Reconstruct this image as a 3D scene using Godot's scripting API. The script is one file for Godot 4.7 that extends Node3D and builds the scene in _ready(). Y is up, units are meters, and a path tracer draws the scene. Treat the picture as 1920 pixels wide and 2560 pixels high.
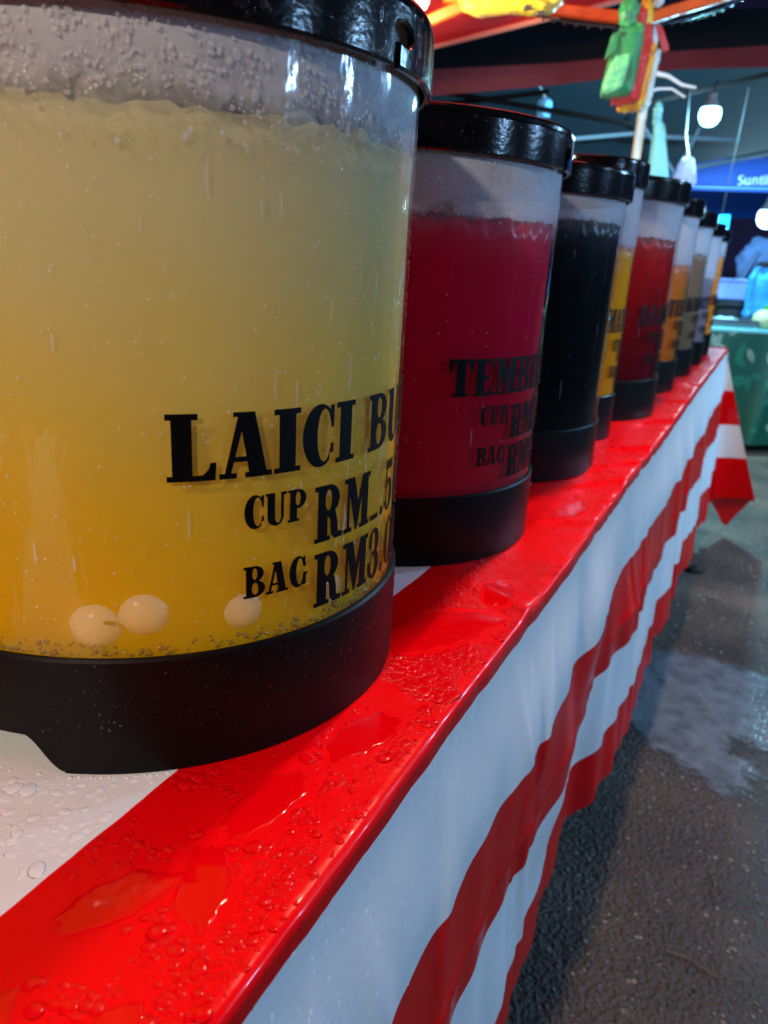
extends Node3D
# Night-market drinks stall: a row of drink dispensers on a wet red and white striped cloth.

const E0 := Vector3(0.067, 0.0, -0.409)          # a point on the table's front edge
const U := Vector3(0.4251, 0.0, -0.9051)         # along the table, away from the camera
const N := Vector3(0.9051, 0.0, 0.4251)          # out of the table, to the right
const WIDE := 0.74                               # depth of the table
const FAR_S := 2.62                              # far end of the table
const RC := 0.0045                                # rounding of the cloth over the edge
const TR := 0.14                                 # radius of a dispenser's tube

var M := {}
var rng := RandomNumberGenerator.new()
var n1 := FastNoiseLite.new()
var n2 := FastNoiseLite.new()


# ---------------------------------------------------------------- small helpers
func tag(o: Node, label := "", category := "", group := "", kind := "") -> void:
	if label: o.set_meta("label", label)
	if category: o.set_meta("category", category)
	if group: o.set_meta("group", group)
	if kind: o.set_meta("kind", kind)


func base(called: String, at: Vector3, turn := 0.0) -> Node3D:
	var o := Node3D.new()
	o.name = called
	o.position = at
	o.rotation.y = turn
	add_child(o, true)
	return o


func mi(called: String, mesh: Mesh, m: Material, parent: Node = self) -> MeshInstance3D:
	var o := MeshInstance3D.new()
	o.name = called
	o.mesh = mesh
	if m: o.material_override = m
	parent.add_child(o, true)
	return o


func mat(color: Color, rough := 0.6, metal := 0.0) -> StandardMaterial3D:
	var m := StandardMaterial3D.new()
	m.albedo_color = color
	m.roughness = rough
	m.metallic = metal
	return m


func noise_tex(freq: float, seed_: int, size := 512, kind := FastNoiseLite.TYPE_SIMPLEX_SMOOTH, oct := 4, ramp: Gradient = null) -> NoiseTexture2D:
	var f := FastNoiseLite.new()
	f.noise_type = kind
	f.seed = seed_
	f.frequency = freq
	f.fractal_octaves = oct
	var t := NoiseTexture2D.new()
	t.noise = f
	t.width = size
	t.height = size
	t.seamless = true
	if ramp: t.color_ramp = ramp
	return t


func bumpy(m: StandardMaterial3D, t: Texture2D, cm: float, scale := Vector3.ONE, tri := true) -> StandardMaterial3D:
	m.heightmap_enabled = true
	m.heightmap_texture = t
	m.heightmap_scale = cm
	m.uv1_scale = scale
	m.uv1_triplanar = tri
	return m


func ramp(points: Array) -> Gradient:
	var g := Gradient.new()
	var offs := PackedFloat32Array()
	var cols := PackedColorArray()
	for p in points:
		offs.append(p[0])
		cols.append(p[1])
	g.offsets = offs
	g.colors = cols
	return g


func at_table(s: float, out: float, y: float) -> Vector3:
	return E0 + U * s + N * out + Vector3(0, y, 0)


func table_y(s: float) -> float:
	var k := [[-1.0, 0.742], [-0.065, 0.738], [0.239, 0.7313], [0.535, 0.7317], [0.775, 0.7244], [1.025, 0.724], [1.356, 0.724], [1.69, 0.7213], [2.02, 0.7148], [2.356, 0.7135], [3.0, 0.7125]]
	return lookup(k, s)


func lookup(k: Array, x: float) -> float:
	if x <= k[0][0]: return k[0][1]
	for i in range(1, k.size()):
		if x <= k[i][0]:
			var t: float = (x - k[i - 1][0]) / (k[i][0] - k[i - 1][0])
			t = t * t * (3.0 - 2.0 * t)
			return lerpf(k[i - 1][1], k[i][1], t)
	return k[-1][1]


# A grid of points with smooth normals; rows are closed on themselves when wrap is true.
func grid(nu: int, nv: int, f: Callable, wrap := false, flip := false, uvscale := Vector2.ONE) -> ArrayMesh:
	var p := PackedVector3Array()
	var nn := PackedVector3Array()
	var uv := PackedVector2Array()
	var cu := nu + 1
	p.resize(cu * (nv + 1))
	nn.resize(p.size())
	uv.resize(p.size())
	for j in nv + 1:
		for i in cu:
			p[j * cu + i] = f.call(float(i) / nu, float(j) / nv)
			uv[j * cu + i] = Vector2(float(i) / nu, float(j) / nv) * uvscale
	for j in nv + 1:
		for i in cu:
			var i0 := i - 1
			var i1 := i + 1
			if wrap:
				if i0 < 0: i0 = nu - 1
				if i1 > nu: i1 = 1
			i0 = maxi(i0, 0)
			i1 = mini(i1, nu)
			var du := p[j * cu + i1] - p[j * cu + i0]
			var dv := p[mini(j + 1, nv) * cu + i] - p[maxi(j - 1, 0) * cu + i]
			var n := du.cross(dv).normalized()
			nn[j * cu + i] = -n if flip else n
	var ix := PackedInt32Array()
	for j in nv:
		for i in nu:
			var a := j * cu + i
			if flip: ix.append_array([a, a + 1, a + cu, a + 1, a + cu + 1, a + cu])
			else: ix.append_array([a, a + cu, a + 1, a + 1, a + cu, a + cu + 1])
	return arr(p, nn, uv, ix)


func arr(p: PackedVector3Array, n: PackedVector3Array, uv: PackedVector2Array, ix: PackedInt32Array, into: ArrayMesh = null) -> ArrayMesh:
	var a := []
	a.resize(Mesh.ARRAY_MAX)
	a[Mesh.ARRAY_VERTEX] = p
	a[Mesh.ARRAY_NORMAL] = n
	a[Mesh.ARRAY_TEX_UV] = uv
	a[Mesh.ARRAY_INDEX] = ix
	var m := into if into else ArrayMesh.new()
	m.add_surface_from_arrays(Mesh.PRIMITIVE_TRIANGLES, a)
	return m


func begin() -> SurfaceTool:
	var st := SurfaceTool.new()
	st.begin(Mesh.PRIMITIVE_TRIANGLES)
	return st


func done(st: SurfaceTool) -> ArrayMesh:
	st.generate_normals()
	return st.commit()


# a quad whose front is to the side from which a, b, c, d run clockwise
func quad(st: SurfaceTool, a: Vector3, b: Vector3, c: Vector3, d: Vector3, g := -1) -> void:
	st.set_smooth_group(g)
	for v in [a, b, c, a, c, d]:
		st.set_uv(Vector2(v.x + v.z, v.y))
		st.add_vertex(v)


func lathe(st: SurfaceTool, prof: Array, seg := 96) -> void:
	for k in prof.size() - 1:
		var p: Vector2 = prof[k]
		var q: Vector2 = prof[k + 1]
		for i in seg:
			var a := TAU * i / seg
			var b := TAU * (i + 1) / seg
			var da := Vector3(sin(a), 0, cos(a))
			var db := Vector3(sin(b), 0, cos(b))
			quad(st, da * p.x + Vector3(0, p.y, 0), da * q.x + Vector3(0, q.y, 0), db * q.x + Vector3(0, q.y, 0), db * p.x + Vector3(0, p.y, 0), k)


func box(st: SurfaceTool, c: Vector3, s: Vector3, b := Basis(), ch := 0.0) -> void:
	# a box with chamfered vertical and horizontal edges (ch = size of the chamfer)
	var h := s / 2.0
	if ch <= 0.0:
		var v := []
		for i in 8: v.append(c + b * Vector3(h.x * (1 if i & 1 else -1), h.y * (1 if i & 2 else -1), h.z * (1 if i & 4 else -1)))
		for f in [[4, 6, 7, 5], [1, 3, 2, 0], [5, 7, 3, 1], [0, 2, 6, 4], [6, 2, 3, 7], [0, 4, 5, 1]]:
			quad(st, v[f[0]], v[f[1]], v[f[2]], v[f[3]])
		return
	var rings := []
	for lv in [[-h.y, ch], [-h.y + ch, 0.0], [h.y - ch, 0.0], [h.y, ch]]:
		var x: float = h.x - lv[1]
		var z: float = h.z - lv[1]
		var r := []
		for q in [Vector2(x, z - ch), Vector2(x - ch, z), Vector2(-x + ch, z), Vector2(-x, z - ch), Vector2(-x, -z + ch), Vector2(-x + ch, -z), Vector2(x - ch, -z), Vector2(x, -z + ch)]:
			r.append(c + b * Vector3(q.x, lv[0], q.y))
		rings.append(r)
	for k in 3:
		for i in 8:
			var j := (i + 1) % 8
			quad(st, rings[k][j], rings[k][i], rings[k + 1][i], rings[k + 1][j])
	for i in range(1, 7):
		st.set_smooth_group(-1)
		for v in [rings[3][0], rings[3][i + 1], rings[3][i], rings[0][0], rings[0][i], rings[0][i + 1]]:
			st.set_uv(Vector2(v.x, v.z))
			st.add_vertex(v)


func tube(st: SurfaceTool, pts: Array, r: float, sides := 8, r1 := -1.0) -> void:
	if r1 < 0: r1 = r
	var rings := []
	var side := Vector3.ZERO
	for i in pts.size():
		var t: Vector3 = (pts[mini(i + 1, pts.size() - 1)] - pts[maxi(i - 1, 0)]).normalized()
		if i == 0: side = t.cross(Vector3.UP if absf(t.y) < 0.9 else Vector3.RIGHT).normalized()
		side = (side - t * side.dot(t)).normalized()
		var up := side.cross(t)
		var rr := lerpf(r, r1, float(i) / (pts.size() - 1))
		var ring := []
		for k in sides:
			var a := TAU * k / sides
			ring.append(pts[i] + (side * cos(a) + up * sin(a)) * rr)
		rings.append(ring)
	for i in pts.size() - 1:
		for k in sides:
			var k1 := (k + 1) % sides
			quad(st, rings[i][k], rings[i][k1], rings[i + 1][k1], rings[i + 1][k], 0)
	for e in [0, pts.size() - 1]:
		for k in sides:
			st.set_smooth_group(-1)
			var tri := [pts[e], rings[e][(k + 1) % sides], rings[e][k]] if e == 0 else [pts[e], rings[e][k], rings[e][(k + 1) % sides]]
			for v in tri:
				st.set_uv(Vector2(v.x, v.y))
				st.add_vertex(v)


func bar(st: SurfaceTool, a: Vector3, b: Vector3, w: float) -> void:
	# a square section bar
	var z := (b - a).normalized()
	var x := z.cross(Vector3.UP if absf(z.y) < 0.95 else Vector3.RIGHT).normalized()
	var y := z.cross(x)
	box(st, (a + b) / 2, Vector3(w, w, (b - a).length()), Basis(x, y, z), w * 0.12)


func blob(r: Vector3, rough: float, freq: float, seed_: int, nu := 20, nv := 14) -> ArrayMesh:
	var f := FastNoiseLite.new()
	f.seed = seed_
	f.frequency = freq
	return grid(nu, nv, func(u, v):
		var a: float = u * TAU
		var b: float = (v - 0.5) * PI * 0.998
		var d := Vector3(cos(b) * sin(a), sin(b), cos(b) * cos(a))
		return d * r * (1.0 + rough * f.get_noise_3dv(d * 3.0)), true)


# ---------------------------------------------------------------- start
func _ready() -> void:
	rng.seed = 11
	n1.seed = 5
	n1.frequency = 1.0
	n2.seed = 9
	n2.frequency = 1.0
	n2.fractal_octaves = 2
	view()
	materials()
	ground()
	lamps()
	tents()
	tables()
	cloth()
	dispensers()
	water()
	hanging_things()
	far_stall()


func view() -> void:
	var cam := Camera3D.new()
	cam.name = "camera"
	var at := CameraAttributesPhysical.new()
	at.frustum_near = 0.02
	at.frustum_far = 200.0
	at.frustum_focal_length = 18.0
	at.exposure_aperture = 8.0
	at.frustum_focus_distance = 0.40
	cam.attributes = at
	cam.keep_aspect = Camera3D.KEEP_HEIGHT
	cam.fov = 67.42
	cam.near = 0.02
	cam.far = 200.0
	cam.transform = Transform3D(Basis(Vector3(0.99842, 0.05330, -0.01795), Vector3(-0.05624, 0.94620, -0.31865), Vector3(0.0, 0.31915, 0.94770)), Vector3(0, 0.97, 0))
	cam.current = true
	add_child(cam)
	var env := Environment.new()
	env.background_mode = Environment.BG_SKY
	var sky := Sky.new()
	var pm := ProceduralSkyMaterial.new()
	pm.sky_top_color = Color(0.05, 0.05, 0.12)
	pm.sky_horizon_color = Color(0.09, 0.10, 0.20)
	pm.ground_bottom_color = Color(0.03, 0.03, 0.05)
	pm.ground_horizon_color = Color(0.06, 0.07, 0.13)
	pm.sun_angle_max = 0.0
	sky.sky_material = pm
	env.sky = sky
	env.background_energy_multiplier = 1.0
	env.tonemap_mode = Environment.TONE_MAPPER_LINEAR
	env.tonemap_exposure = 1.0
	env.sdfgi_enabled = true
	env.ssao_enabled = true
	env.ssil_enabled = true
	var we := WorldEnvironment.new()
	we.name = "world_environment"
	we.environment = env
	add_child(we)


# every lamp: [place, radius of the glowing globe, colour, energy of its light, glow, what it is]
func lamp(at: Vector3, r: float, col: Color, energy: float, glow: float, cord: Array, label: String) -> void:
	var o := base("led_bulb", at)
	tag(o, label, "light bulb", "bare bulbs lighting the stalls")
	var g := StandardMaterial3D.new()
	g.albedo_color = Color(0.9, 0.9, 0.9)
	g.emission_enabled = true
	g.emission = col
	g.emission_energy_multiplier = glow
	var st := begin()
	lathe(st, [Vector2(0.001, -r * 0.98), Vector2(r * 0.45, -r * 0.92), Vector2(r * 0.75, -r * 0.7), Vector2(r * 0.96, -r * 0.3), Vector2(r, 0.0), Vector2(r * 0.97, r * 0.35), Vector2(r * 0.86, r * 0.65), Vector2(0.001, r * 0.66)], 32)
	mi("bulb_globe", done(st), g, o)
	st = begin()
	lathe(st, [Vector2(r * 0.87, r * 0.64), Vector2(r * 0.7, r * 1.0), Vector2(r * 0.45, r * 1.45), Vector2(r * 0.4, r * 1.9), Vector2(0.001, r * 1.92)], 32)
	mi("bulb_base", done(st), M.lamp_white, o)
	st = begin()
	var pts := [Vector3(0, r * 1.9, 0)]
	for c in cord: pts.append(c - at)
	tube(st, pts, 0.004)
	mi("cord", done(st), M.cord, o)
	var l := OmniLight3D.new()
	l.name = "bulb_light"
	l.light_color = col
	l.light_energy = energy
	l.light_size = r
	l.omni_range = 12.0
	l.omni_attenuation = 2.0
	l.shadow_enabled = true
	o.add_child(l)


func lamps() -> void:
	# the warm bulb under the red tent, the two cold ones of the neighbours that the photograph shows
	lamp(Vector3(0.012, 1.650, -2.50), 0.034, Color(1.0, 0.89, 0.72), 1.8, 9.0, [Vector3(0.014, 1.72, -2.52), Vector3(0.03, 1.78, -2.86)], "warm white bulb half hidden behind the nearest dispenser's lid")
	lamp(Vector3(1.516, 1.709, -4.30), 0.052, Color(0.58, 0.90, 1.0), 5.0, 9.0, [Vector3(1.53, 1.87, -4.32)], "large cold white bulb hanging under the dark tent")
	lamp(Vector3(2.838, 1.385, -6.40), 0.080, Color(0.70, 0.92, 1.0), 2.2, 9.0, [Vector3(2.84, 1.60, -6.42), Vector3(2.85, 2.15, -6.5)], "distant cold bulb cut by the right edge, under the blue tent")
	lamp(Vector3(0.34, 1.86, -1.06), 0.034, Color(1.0, 0.90, 0.78), 1.3, 9.0, [Vector3(0.34, 1.98, -1.06), Vector3(0.36, 2.12, -1.1)], "warm white bulb under the red tent's right eave")
	lamp(Vector3(-0.50, 1.62, 0.72), 0.034, Color(1.0, 0.95, 0.87), 1.5, 9.0, [Vector3(-0.50, 1.8, 0.72), Vector3(-0.52, 2.10, 0.70)], "added warm white fill bulb, unseen, under the red tent at the photographer's end")  # added unseen bulb that brightens the front of the nearest dispenser
	# the bulbs of the stalls across the lane, each on its own pole, out of the picture to the right
	for d in [[Vector3(2.35, 1.64, -2.05), Color(0.58, 0.80, 1.0), 3.6, "cold bulb on a pole across the lane, beside the dark tent"], [Vector3(3.2, 1.66, -0.9), Color(0.60, 0.80, 1.0), 3.6, "cold bulb on a pole across the lane, level with the near table"], [Vector3(3.3, 1.70, 0.7), Color(0.60, 0.80, 1.0), 2.6, "cold bulb on a pole across the lane, behind the photographer"]]:
		var p: Vector3 = d[0]
		var top := p + Vector3(0.42, 0.55, 0.0)
		lamp(p, 0.07, d[1], d[2], 9.0, [p + Vector3(0, 0.3, 0), p + Vector3(0.0, 0.52, 0)], d[3])
		var st := begin()
		tube(st, [Vector3(top.x, 0, top.z), top], 0.022, 12)
		tube(st, [top + Vector3(0.02, -0.04, 0), p + Vector3(-0.02, 0.52, 0)], 0.015, 10)
		var pole := mi("lamp_pole", done(st), M.grey_metal)
		tag(pole, "grey steel lamp pole carrying the " + str(d[3]).replace("cold bulb on a pole ", "bulb "), "pole")


func materials() -> void:
	var fine := noise_tex(0.05, 3, 512)
	var grainy := noise_tex(0.16, 4, 512, FastNoiseLite.TYPE_VALUE, 3)
	M.fine = fine
	M.grainy = grainy
	# vinyl cloth, wet
	M.red = mat(Color(0.84, 0.0, 0.03), 0.30)
	M.white = mat(Color(0.87, 0.86, 0.85), 0.34)
	for m in [M.red, M.white]:
		m.clearcoat_enabled = true
		m.clearcoat = 0.16
		m.clearcoat_roughness = 0.08
		m.metallic_specular = 0.2
		m.backlight_enabled = true
		m.backlight = Color(0.12, 0.12, 0.12)
		bumpy(m, noise_tex(0.06, 21, 512, FastNoiseLite.TYPE_SIMPLEX_SMOOTH, 3), 0.012, Vector3(5, 5, 5), true)
	# water
	var w := mat(Color(1, 1, 1, 0.0), 0.03)
	w.transparency = BaseMaterial3D.TRANSPARENCY_ALPHA
	w.metallic_specular = 0.6
	M.water = w
	var g := mat(Color(1, 1, 1, 0.0), 0.0)
	g.refraction_enabled = true
	g.refraction_scale = 0.033
	M.lens = g
	M.mist_glint = mat(Color(0.78, 0.77, 0.79, 0.24), 0.03)  # pale body of the beads, also stands in for glints
	M.mist_glint.transparency = BaseMaterial3D.TRANSPARENCY_ALPHA
	M.wet_red = mat(Color(0.80, 0.0, 0.03), 0.06)
	M.wet_white = mat(Color(0.90, 0.89, 0.88), 0.06)
	M.speck = mat(Color(0.98, 0.98, 0.98), 0.12)  # whiter than the cloth: glints of the specks put into the colour
	# plastics of the dispensers
	M.black = mat(Color(0.03, 0.03, 0.035), 0.11)
	bumpy(M.black, noise_tex(0.05, 31, 512, FastNoiseLite.TYPE_SIMPLEX_SMOOTH, 4), 0.008, Vector3(9, 9, 9))
	M.black_dull = mat(Color(0.026, 0.024, 0.026), 0.4)
	M.black_dull.metallic_specular = 0.28
	bumpy(M.black_dull, grainy, 0.006, Vector3(14, 14, 14))
	var t := mat(Color(0.9, 0.9, 0.9, 0.004), 0.05)
	t.transparency = BaseMaterial3D.TRANSPARENCY_ALPHA
	t.metallic_specular = 0.4
	bumpy(t, noise_tex(0.035, 33, 512, FastNoiseLite.TYPE_SIMPLEX_SMOOTH, 3), 0.02, Vector3(7, 2, 7))
	M.tube = t
	M.print = mat(Color(0.012, 0.012, 0.012), 0.45)
	M.print.metallic_specular = 0.25
	M.ice = mat(Color(0.74, 0.73, 0.66, 0.5), 0.12)
	M.ice.transparency = BaseMaterial3D.TRANSPARENCY_ALPHA
	M.ice.backlight_enabled = true
	M.ice.backlight = Color(0.8, 0.8, 0.8)
	M.lychee = mat(Color(0.86, 0.82, 0.78), 0.3)
	M.lychee.subsurf_scatter_enabled = true
	M.lychee.subsurf_scatter_strength = 0.25
	M.lamp_white = mat(Color(0.5, 0.53, 0.55), 0.4)
	M.cord = mat(Color(0.12, 0.12, 0.13), 0.5)
	M.grey_metal = mat(Color(0.30, 0.32, 0.36), 0.5, 0.4)
	M.orange = mat(Color(0.84, 0.33, 0.02), 0.45)
	M.white_paint = mat(Color(0.76, 0.85, 0.85), 0.4)
	M.dark_bar = mat(Color(0.05, 0.035, 0.035), 0.85)
	M.dark_bar.metallic_specular = 0.1
	M.rope = mat(Color(0.82, 0.86, 0.88), 0.8)
	var weave := noise_tex(0.2, 41, 256, FastNoiseLite.TYPE_VALUE, 2)
	M.red_canvas = bumpy(mat(Color(0.80, 0.10, 0.12), 0.7), weave, 0.02, Vector3(6, 6, 6))
	M.red_canvas.backlight_enabled = true
	M.red_canvas.backlight = Color(0.3, 0.3, 0.3)
	M.burgundy = bumpy(mat(Color(0.40, 0.03, 0.10), 0.7), weave, 0.02, Vector3(6, 6, 6))
	M.shaded_canvas = mat(Color(0.07, 0.06, 0.10), 0.85)  # darker copy of the navy canvas: the outer roof's shade put into colour
	M.navy_canvas = bumpy(mat(Color(0.075, 0.14, 0.19), 0.8), weave, 0.02, Vector3(6, 6, 6))
	M.blue_canvas = bumpy(mat(Color(0.02, 0.24, 0.58), 0.7), weave, 0.02, Vector3(6, 6, 6))


func fog_texture(seed_: int, line: float) -> ImageTexture:
	# how thick the condensation stands on the wall: columns go round, rows go up
	var w := 384
	var h := 384
	var im := Image.create(w, h, false, Image.FORMAT_RGBA8)
	var a := FastNoiseLite.new()
	a.seed = seed_
	a.frequency = 1.0
	a.fractal_octaves = 4
	var b := FastNoiseLite.new()
	b.seed = seed_ + 1
	b.frequency = 1.0
	b.fractal_octaves = 3
	for x in w:
		var an := TAU * x / w
		var d := Vector2(sin(an), cos(an))
		var streak := b.get_noise_3d(d.x * 26.0, d.y * 26.0, 0.0)
		for y in h:
			var up := float(y) / (h - 1)                      # 0 at the band, 1 under the lid
			var cloud := a.get_noise_3d(d.x * 2.4, d.y * 2.4, up * 3.0)
			var bead := a.get_noise_3d(d.x * 45.0, d.y * 45.0, up * 85.0)
			# line is where the drink stands; above it the wall is misted, below it nearly clear
			var e := line + 0.03 * cloud + 0.02 * streak
			var k := lookup([[0.0, 0.0], [e - 0.12, 0.0], [e - 0.05, 0.03], [e, 0.16], [e + 0.035, 0.66], [e + 0.1, 0.82], [1.3, 0.84]], up)
			k += (0.16 * cloud + 0.10 * streak + 0.07 * bead) * smoothstep(e - 0.08, e + 0.06, up)
			im.set_pixel(x, y, Color(1, 1, 1, clampf(k, 0.0, 0.92)))
	return ImageTexture.create_from_image(im)


func ring_patch(st: SurfaceTool, t0: float, t1: float, seg: int, lo: Callable, hi: Callable, rin: float, rout: float) -> void:
	var prev := []
	for i in seg + 1:
		var t := lerpf(t0, t1, float(i) / seg)
		var d := Vector3(sin(t), 0, cos(t))
		var a: float = lo.call(t)
		var b: float = hi.call(t)
		var c := minf(0.0012, (b - a) * 0.3)
		var now := [d * rin + Vector3(0, a, 0), d * (rout - c) + Vector3(0, a, 0), d * rout + Vector3(0, a + c, 0), d * rout + Vector3(0, b - c, 0), d * (rout - c) + Vector3(0, b, 0), d * rin + Vector3(0, b, 0)]
		if i > 0:
			for k in 6:
				var k1 := (k + 1) % 6
				quad(st, prev[k], prev[k1], now[k1], now[k], [-1, 2, 3, 2, -1, 4][k])
		if i == 0: cap(st, now, false)
		if i == seg: cap(st, now, true)
		prev = now


func cap(st: SurfaceTool, r: Array, last: bool) -> void:
	for k in range(1, 5):
		st.set_smooth_group(-1)
		for v in ([r[0], r[k], r[k + 1]] if last else [r[0], r[k + 1], r[k]]):
			st.set_uv(Vector2(v.x, v.y))
			st.add_vertex(v)


func lid_mesh() -> ArrayMesh:
	var st := begin()
	var ri := 0.1424
	var ro := 0.1455
	var y0 := 0.3063
	var y1 := 0.331
	var low := func(_t): return y0
	var high := func(_t): return y1
	var slots := [61.0, 181.0, 301.0]
	for k in 3:
		var s := deg_to_rad(slots[k])
		var e := deg_to_rad(slots[(k + 1) % 3] + (360.0 if k == 2 else 0.0))
		var a := s + deg_to_rad(2.6)          # end of the passage
		var b := s + deg_to_rad(7.8)          # end of the hole
		var mid := (s + b) / 2.0
		var roof := func(t): return 0.3196 + 0.0042 * sqrt(maxf(0.0, 1.0 - pow((t - mid) / (b - mid), 2.0)))
		var floor_ := func(t): return 0.3196 - 0.0040 * sqrt(maxf(0.0, 1.0 - pow((t - (mid + 0.012)) / (b - mid - 0.012), 2.0)))
		ring_patch(st, s, a, 6, roof, high, ri, ro)
		ring_patch(st, a, b, 12, roof, high, ri, ro)
		ring_patch(st, a, b, 12, low, floor_, ri, ro)
		ring_patch(st, b, e, 60, low, high, ri, ro)
	lathe(st, [Vector2(0.1455, 0.3308), Vector2(0.1452, 0.3332), Vector2(0.1442, 0.3350), Vector2(0.1425, 0.3358), Vector2(0.1395, 0.3356), Vector2(0.1375, 0.3335), Vector2(0.04, 0.3330), Vector2(0.0385, 0.3358), Vector2(0.001, 0.3362)], 144)
	lathe(st, [Vector2(0.001, 0.3290), Vector2(0.1424, 0.3290)], 96)
	return done(st)


func base_mesh() -> ArrayMesh:
	var st := begin()
	var ri := 0.1395
	var ro := 0.1425
	var hi := func(_t): return 0.059
	for k in 3:
		var c := deg_to_rad(-16.5 + 120.0 * k)
		var w := deg_to_rad(15.0)
		var arch := func(t): return 0.0175 * smoothstep(0.0, 0.5, 1.0 - absf(t - c) / w) + 0.0008
		ring_patch(st, c - w, c + w, 60, arch, hi, ri, ro)
		var low := func(_t): return 0.0
		ring_patch(st, c + w, c + deg_to_rad(120.0) - w, 60, low, hi, ri, ro)
	# inner floor that carries the drink, and the rounded upper lip
	lathe(st, [Vector2(0.1392, 0.020), Vector2(0.001, 0.020)], 96)
	return done(st)


func cyl_grid(r: float, y0: float, y1: float, nu := 128, nv := 8, flip := false) -> ArrayMesh:
	return grid(nu, nv, func(u, v): return Vector3(sin(u * TAU) * r, lerpf(y0, y1, v), cos(u * TAU) * r), true, flip)


func drink_mesh(r: float, y0: float, y1: float, amp: float, seed_: int) -> ArrayMesh:
	# side wall and uneven top of the liquid
	var f := FastNoiseLite.new()
	f.seed = seed_
	f.frequency = 1.0
	f.fractal_octaves = 3
	var top := func(x: float, z: float): return y1 + amp * f.get_noise_2d(x * 60.0, z * 60.0)
	return grid(240, 48, func(u, v):
		var d := Vector3(sin(u * TAU), 0, cos(u * TAU))
		if v <= 0.5:
			var yy: float = lerpf(y0, top.call(d.x * r, d.z * r), v * 2.0)
			return d * r + Vector3(0, yy, 0)
		var q: float = maxf(0.0, (1.0 - v) * 2.0)
		q = maxf(q, 0.004) * (r - (0.003 if v < 0.53 else 0.0))
		return d * q + Vector3(0, top.call(d.x * q, d.z * q), 0), true, true)


func drink_mat(top: Color, low: Color, seed_: int, glow := 0.8) -> StandardMaterial3D:
	var im := Image.create(64, 128, false, Image.FORMAT_RGBA8)
	var f := FastNoiseLite.new()
	f.seed = seed_
	f.frequency = 0.06
	for y in 128:
		for x in 64:
			var an := TAU * x / 64.0
			var t := clampf((1.0 - y / 127.0) * 2.0 + 0.10 * f.get_noise_3d(sin(an) * 20.0, y * 0.9, cos(an) * 20.0), 0.0, 1.0)
			im.set_pixel(x, y, low.lerp(top, smoothstep(0.05, 0.95, t)))
	var m := mat(Color.WHITE, 0.3)
	m.albedo_texture = ImageTexture.create_from_image(im)
	m.metallic_specular = 0.12
	m.backlight_enabled = true
	m.backlight = Color(glow, glow, glow)
	m.uv1_scale = Vector3(1, -1, 1)
	m.uv1_offset = Vector3(0, 1, 0)
	return m


# ---------------------------------------------------------------- lettering: fat slab letters drawn as polygons
func ell(cx: float, cy: float, rx: float, ry: float, n := 28) -> PackedVector2Array:
	var p := PackedVector2Array()
	for i in n: p.append(Vector2(cx + cos(TAU * i / n) * rx, cy + sin(TAU * i / n) * ry))
	return p


func rc(x0: float, y0: float, x1: float, y1: float) -> PackedVector2Array:
	return PackedVector2Array([Vector2(x0, y0), Vector2(x1, y0), Vector2(x1, y1), Vector2(x0, y1)])


func pg(a: Array) -> PackedVector2Array:
	var p := PackedVector2Array()
	for i in range(0, a.size(), 2): p.append(Vector2(a[i], a[i + 1]))
	return p


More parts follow.
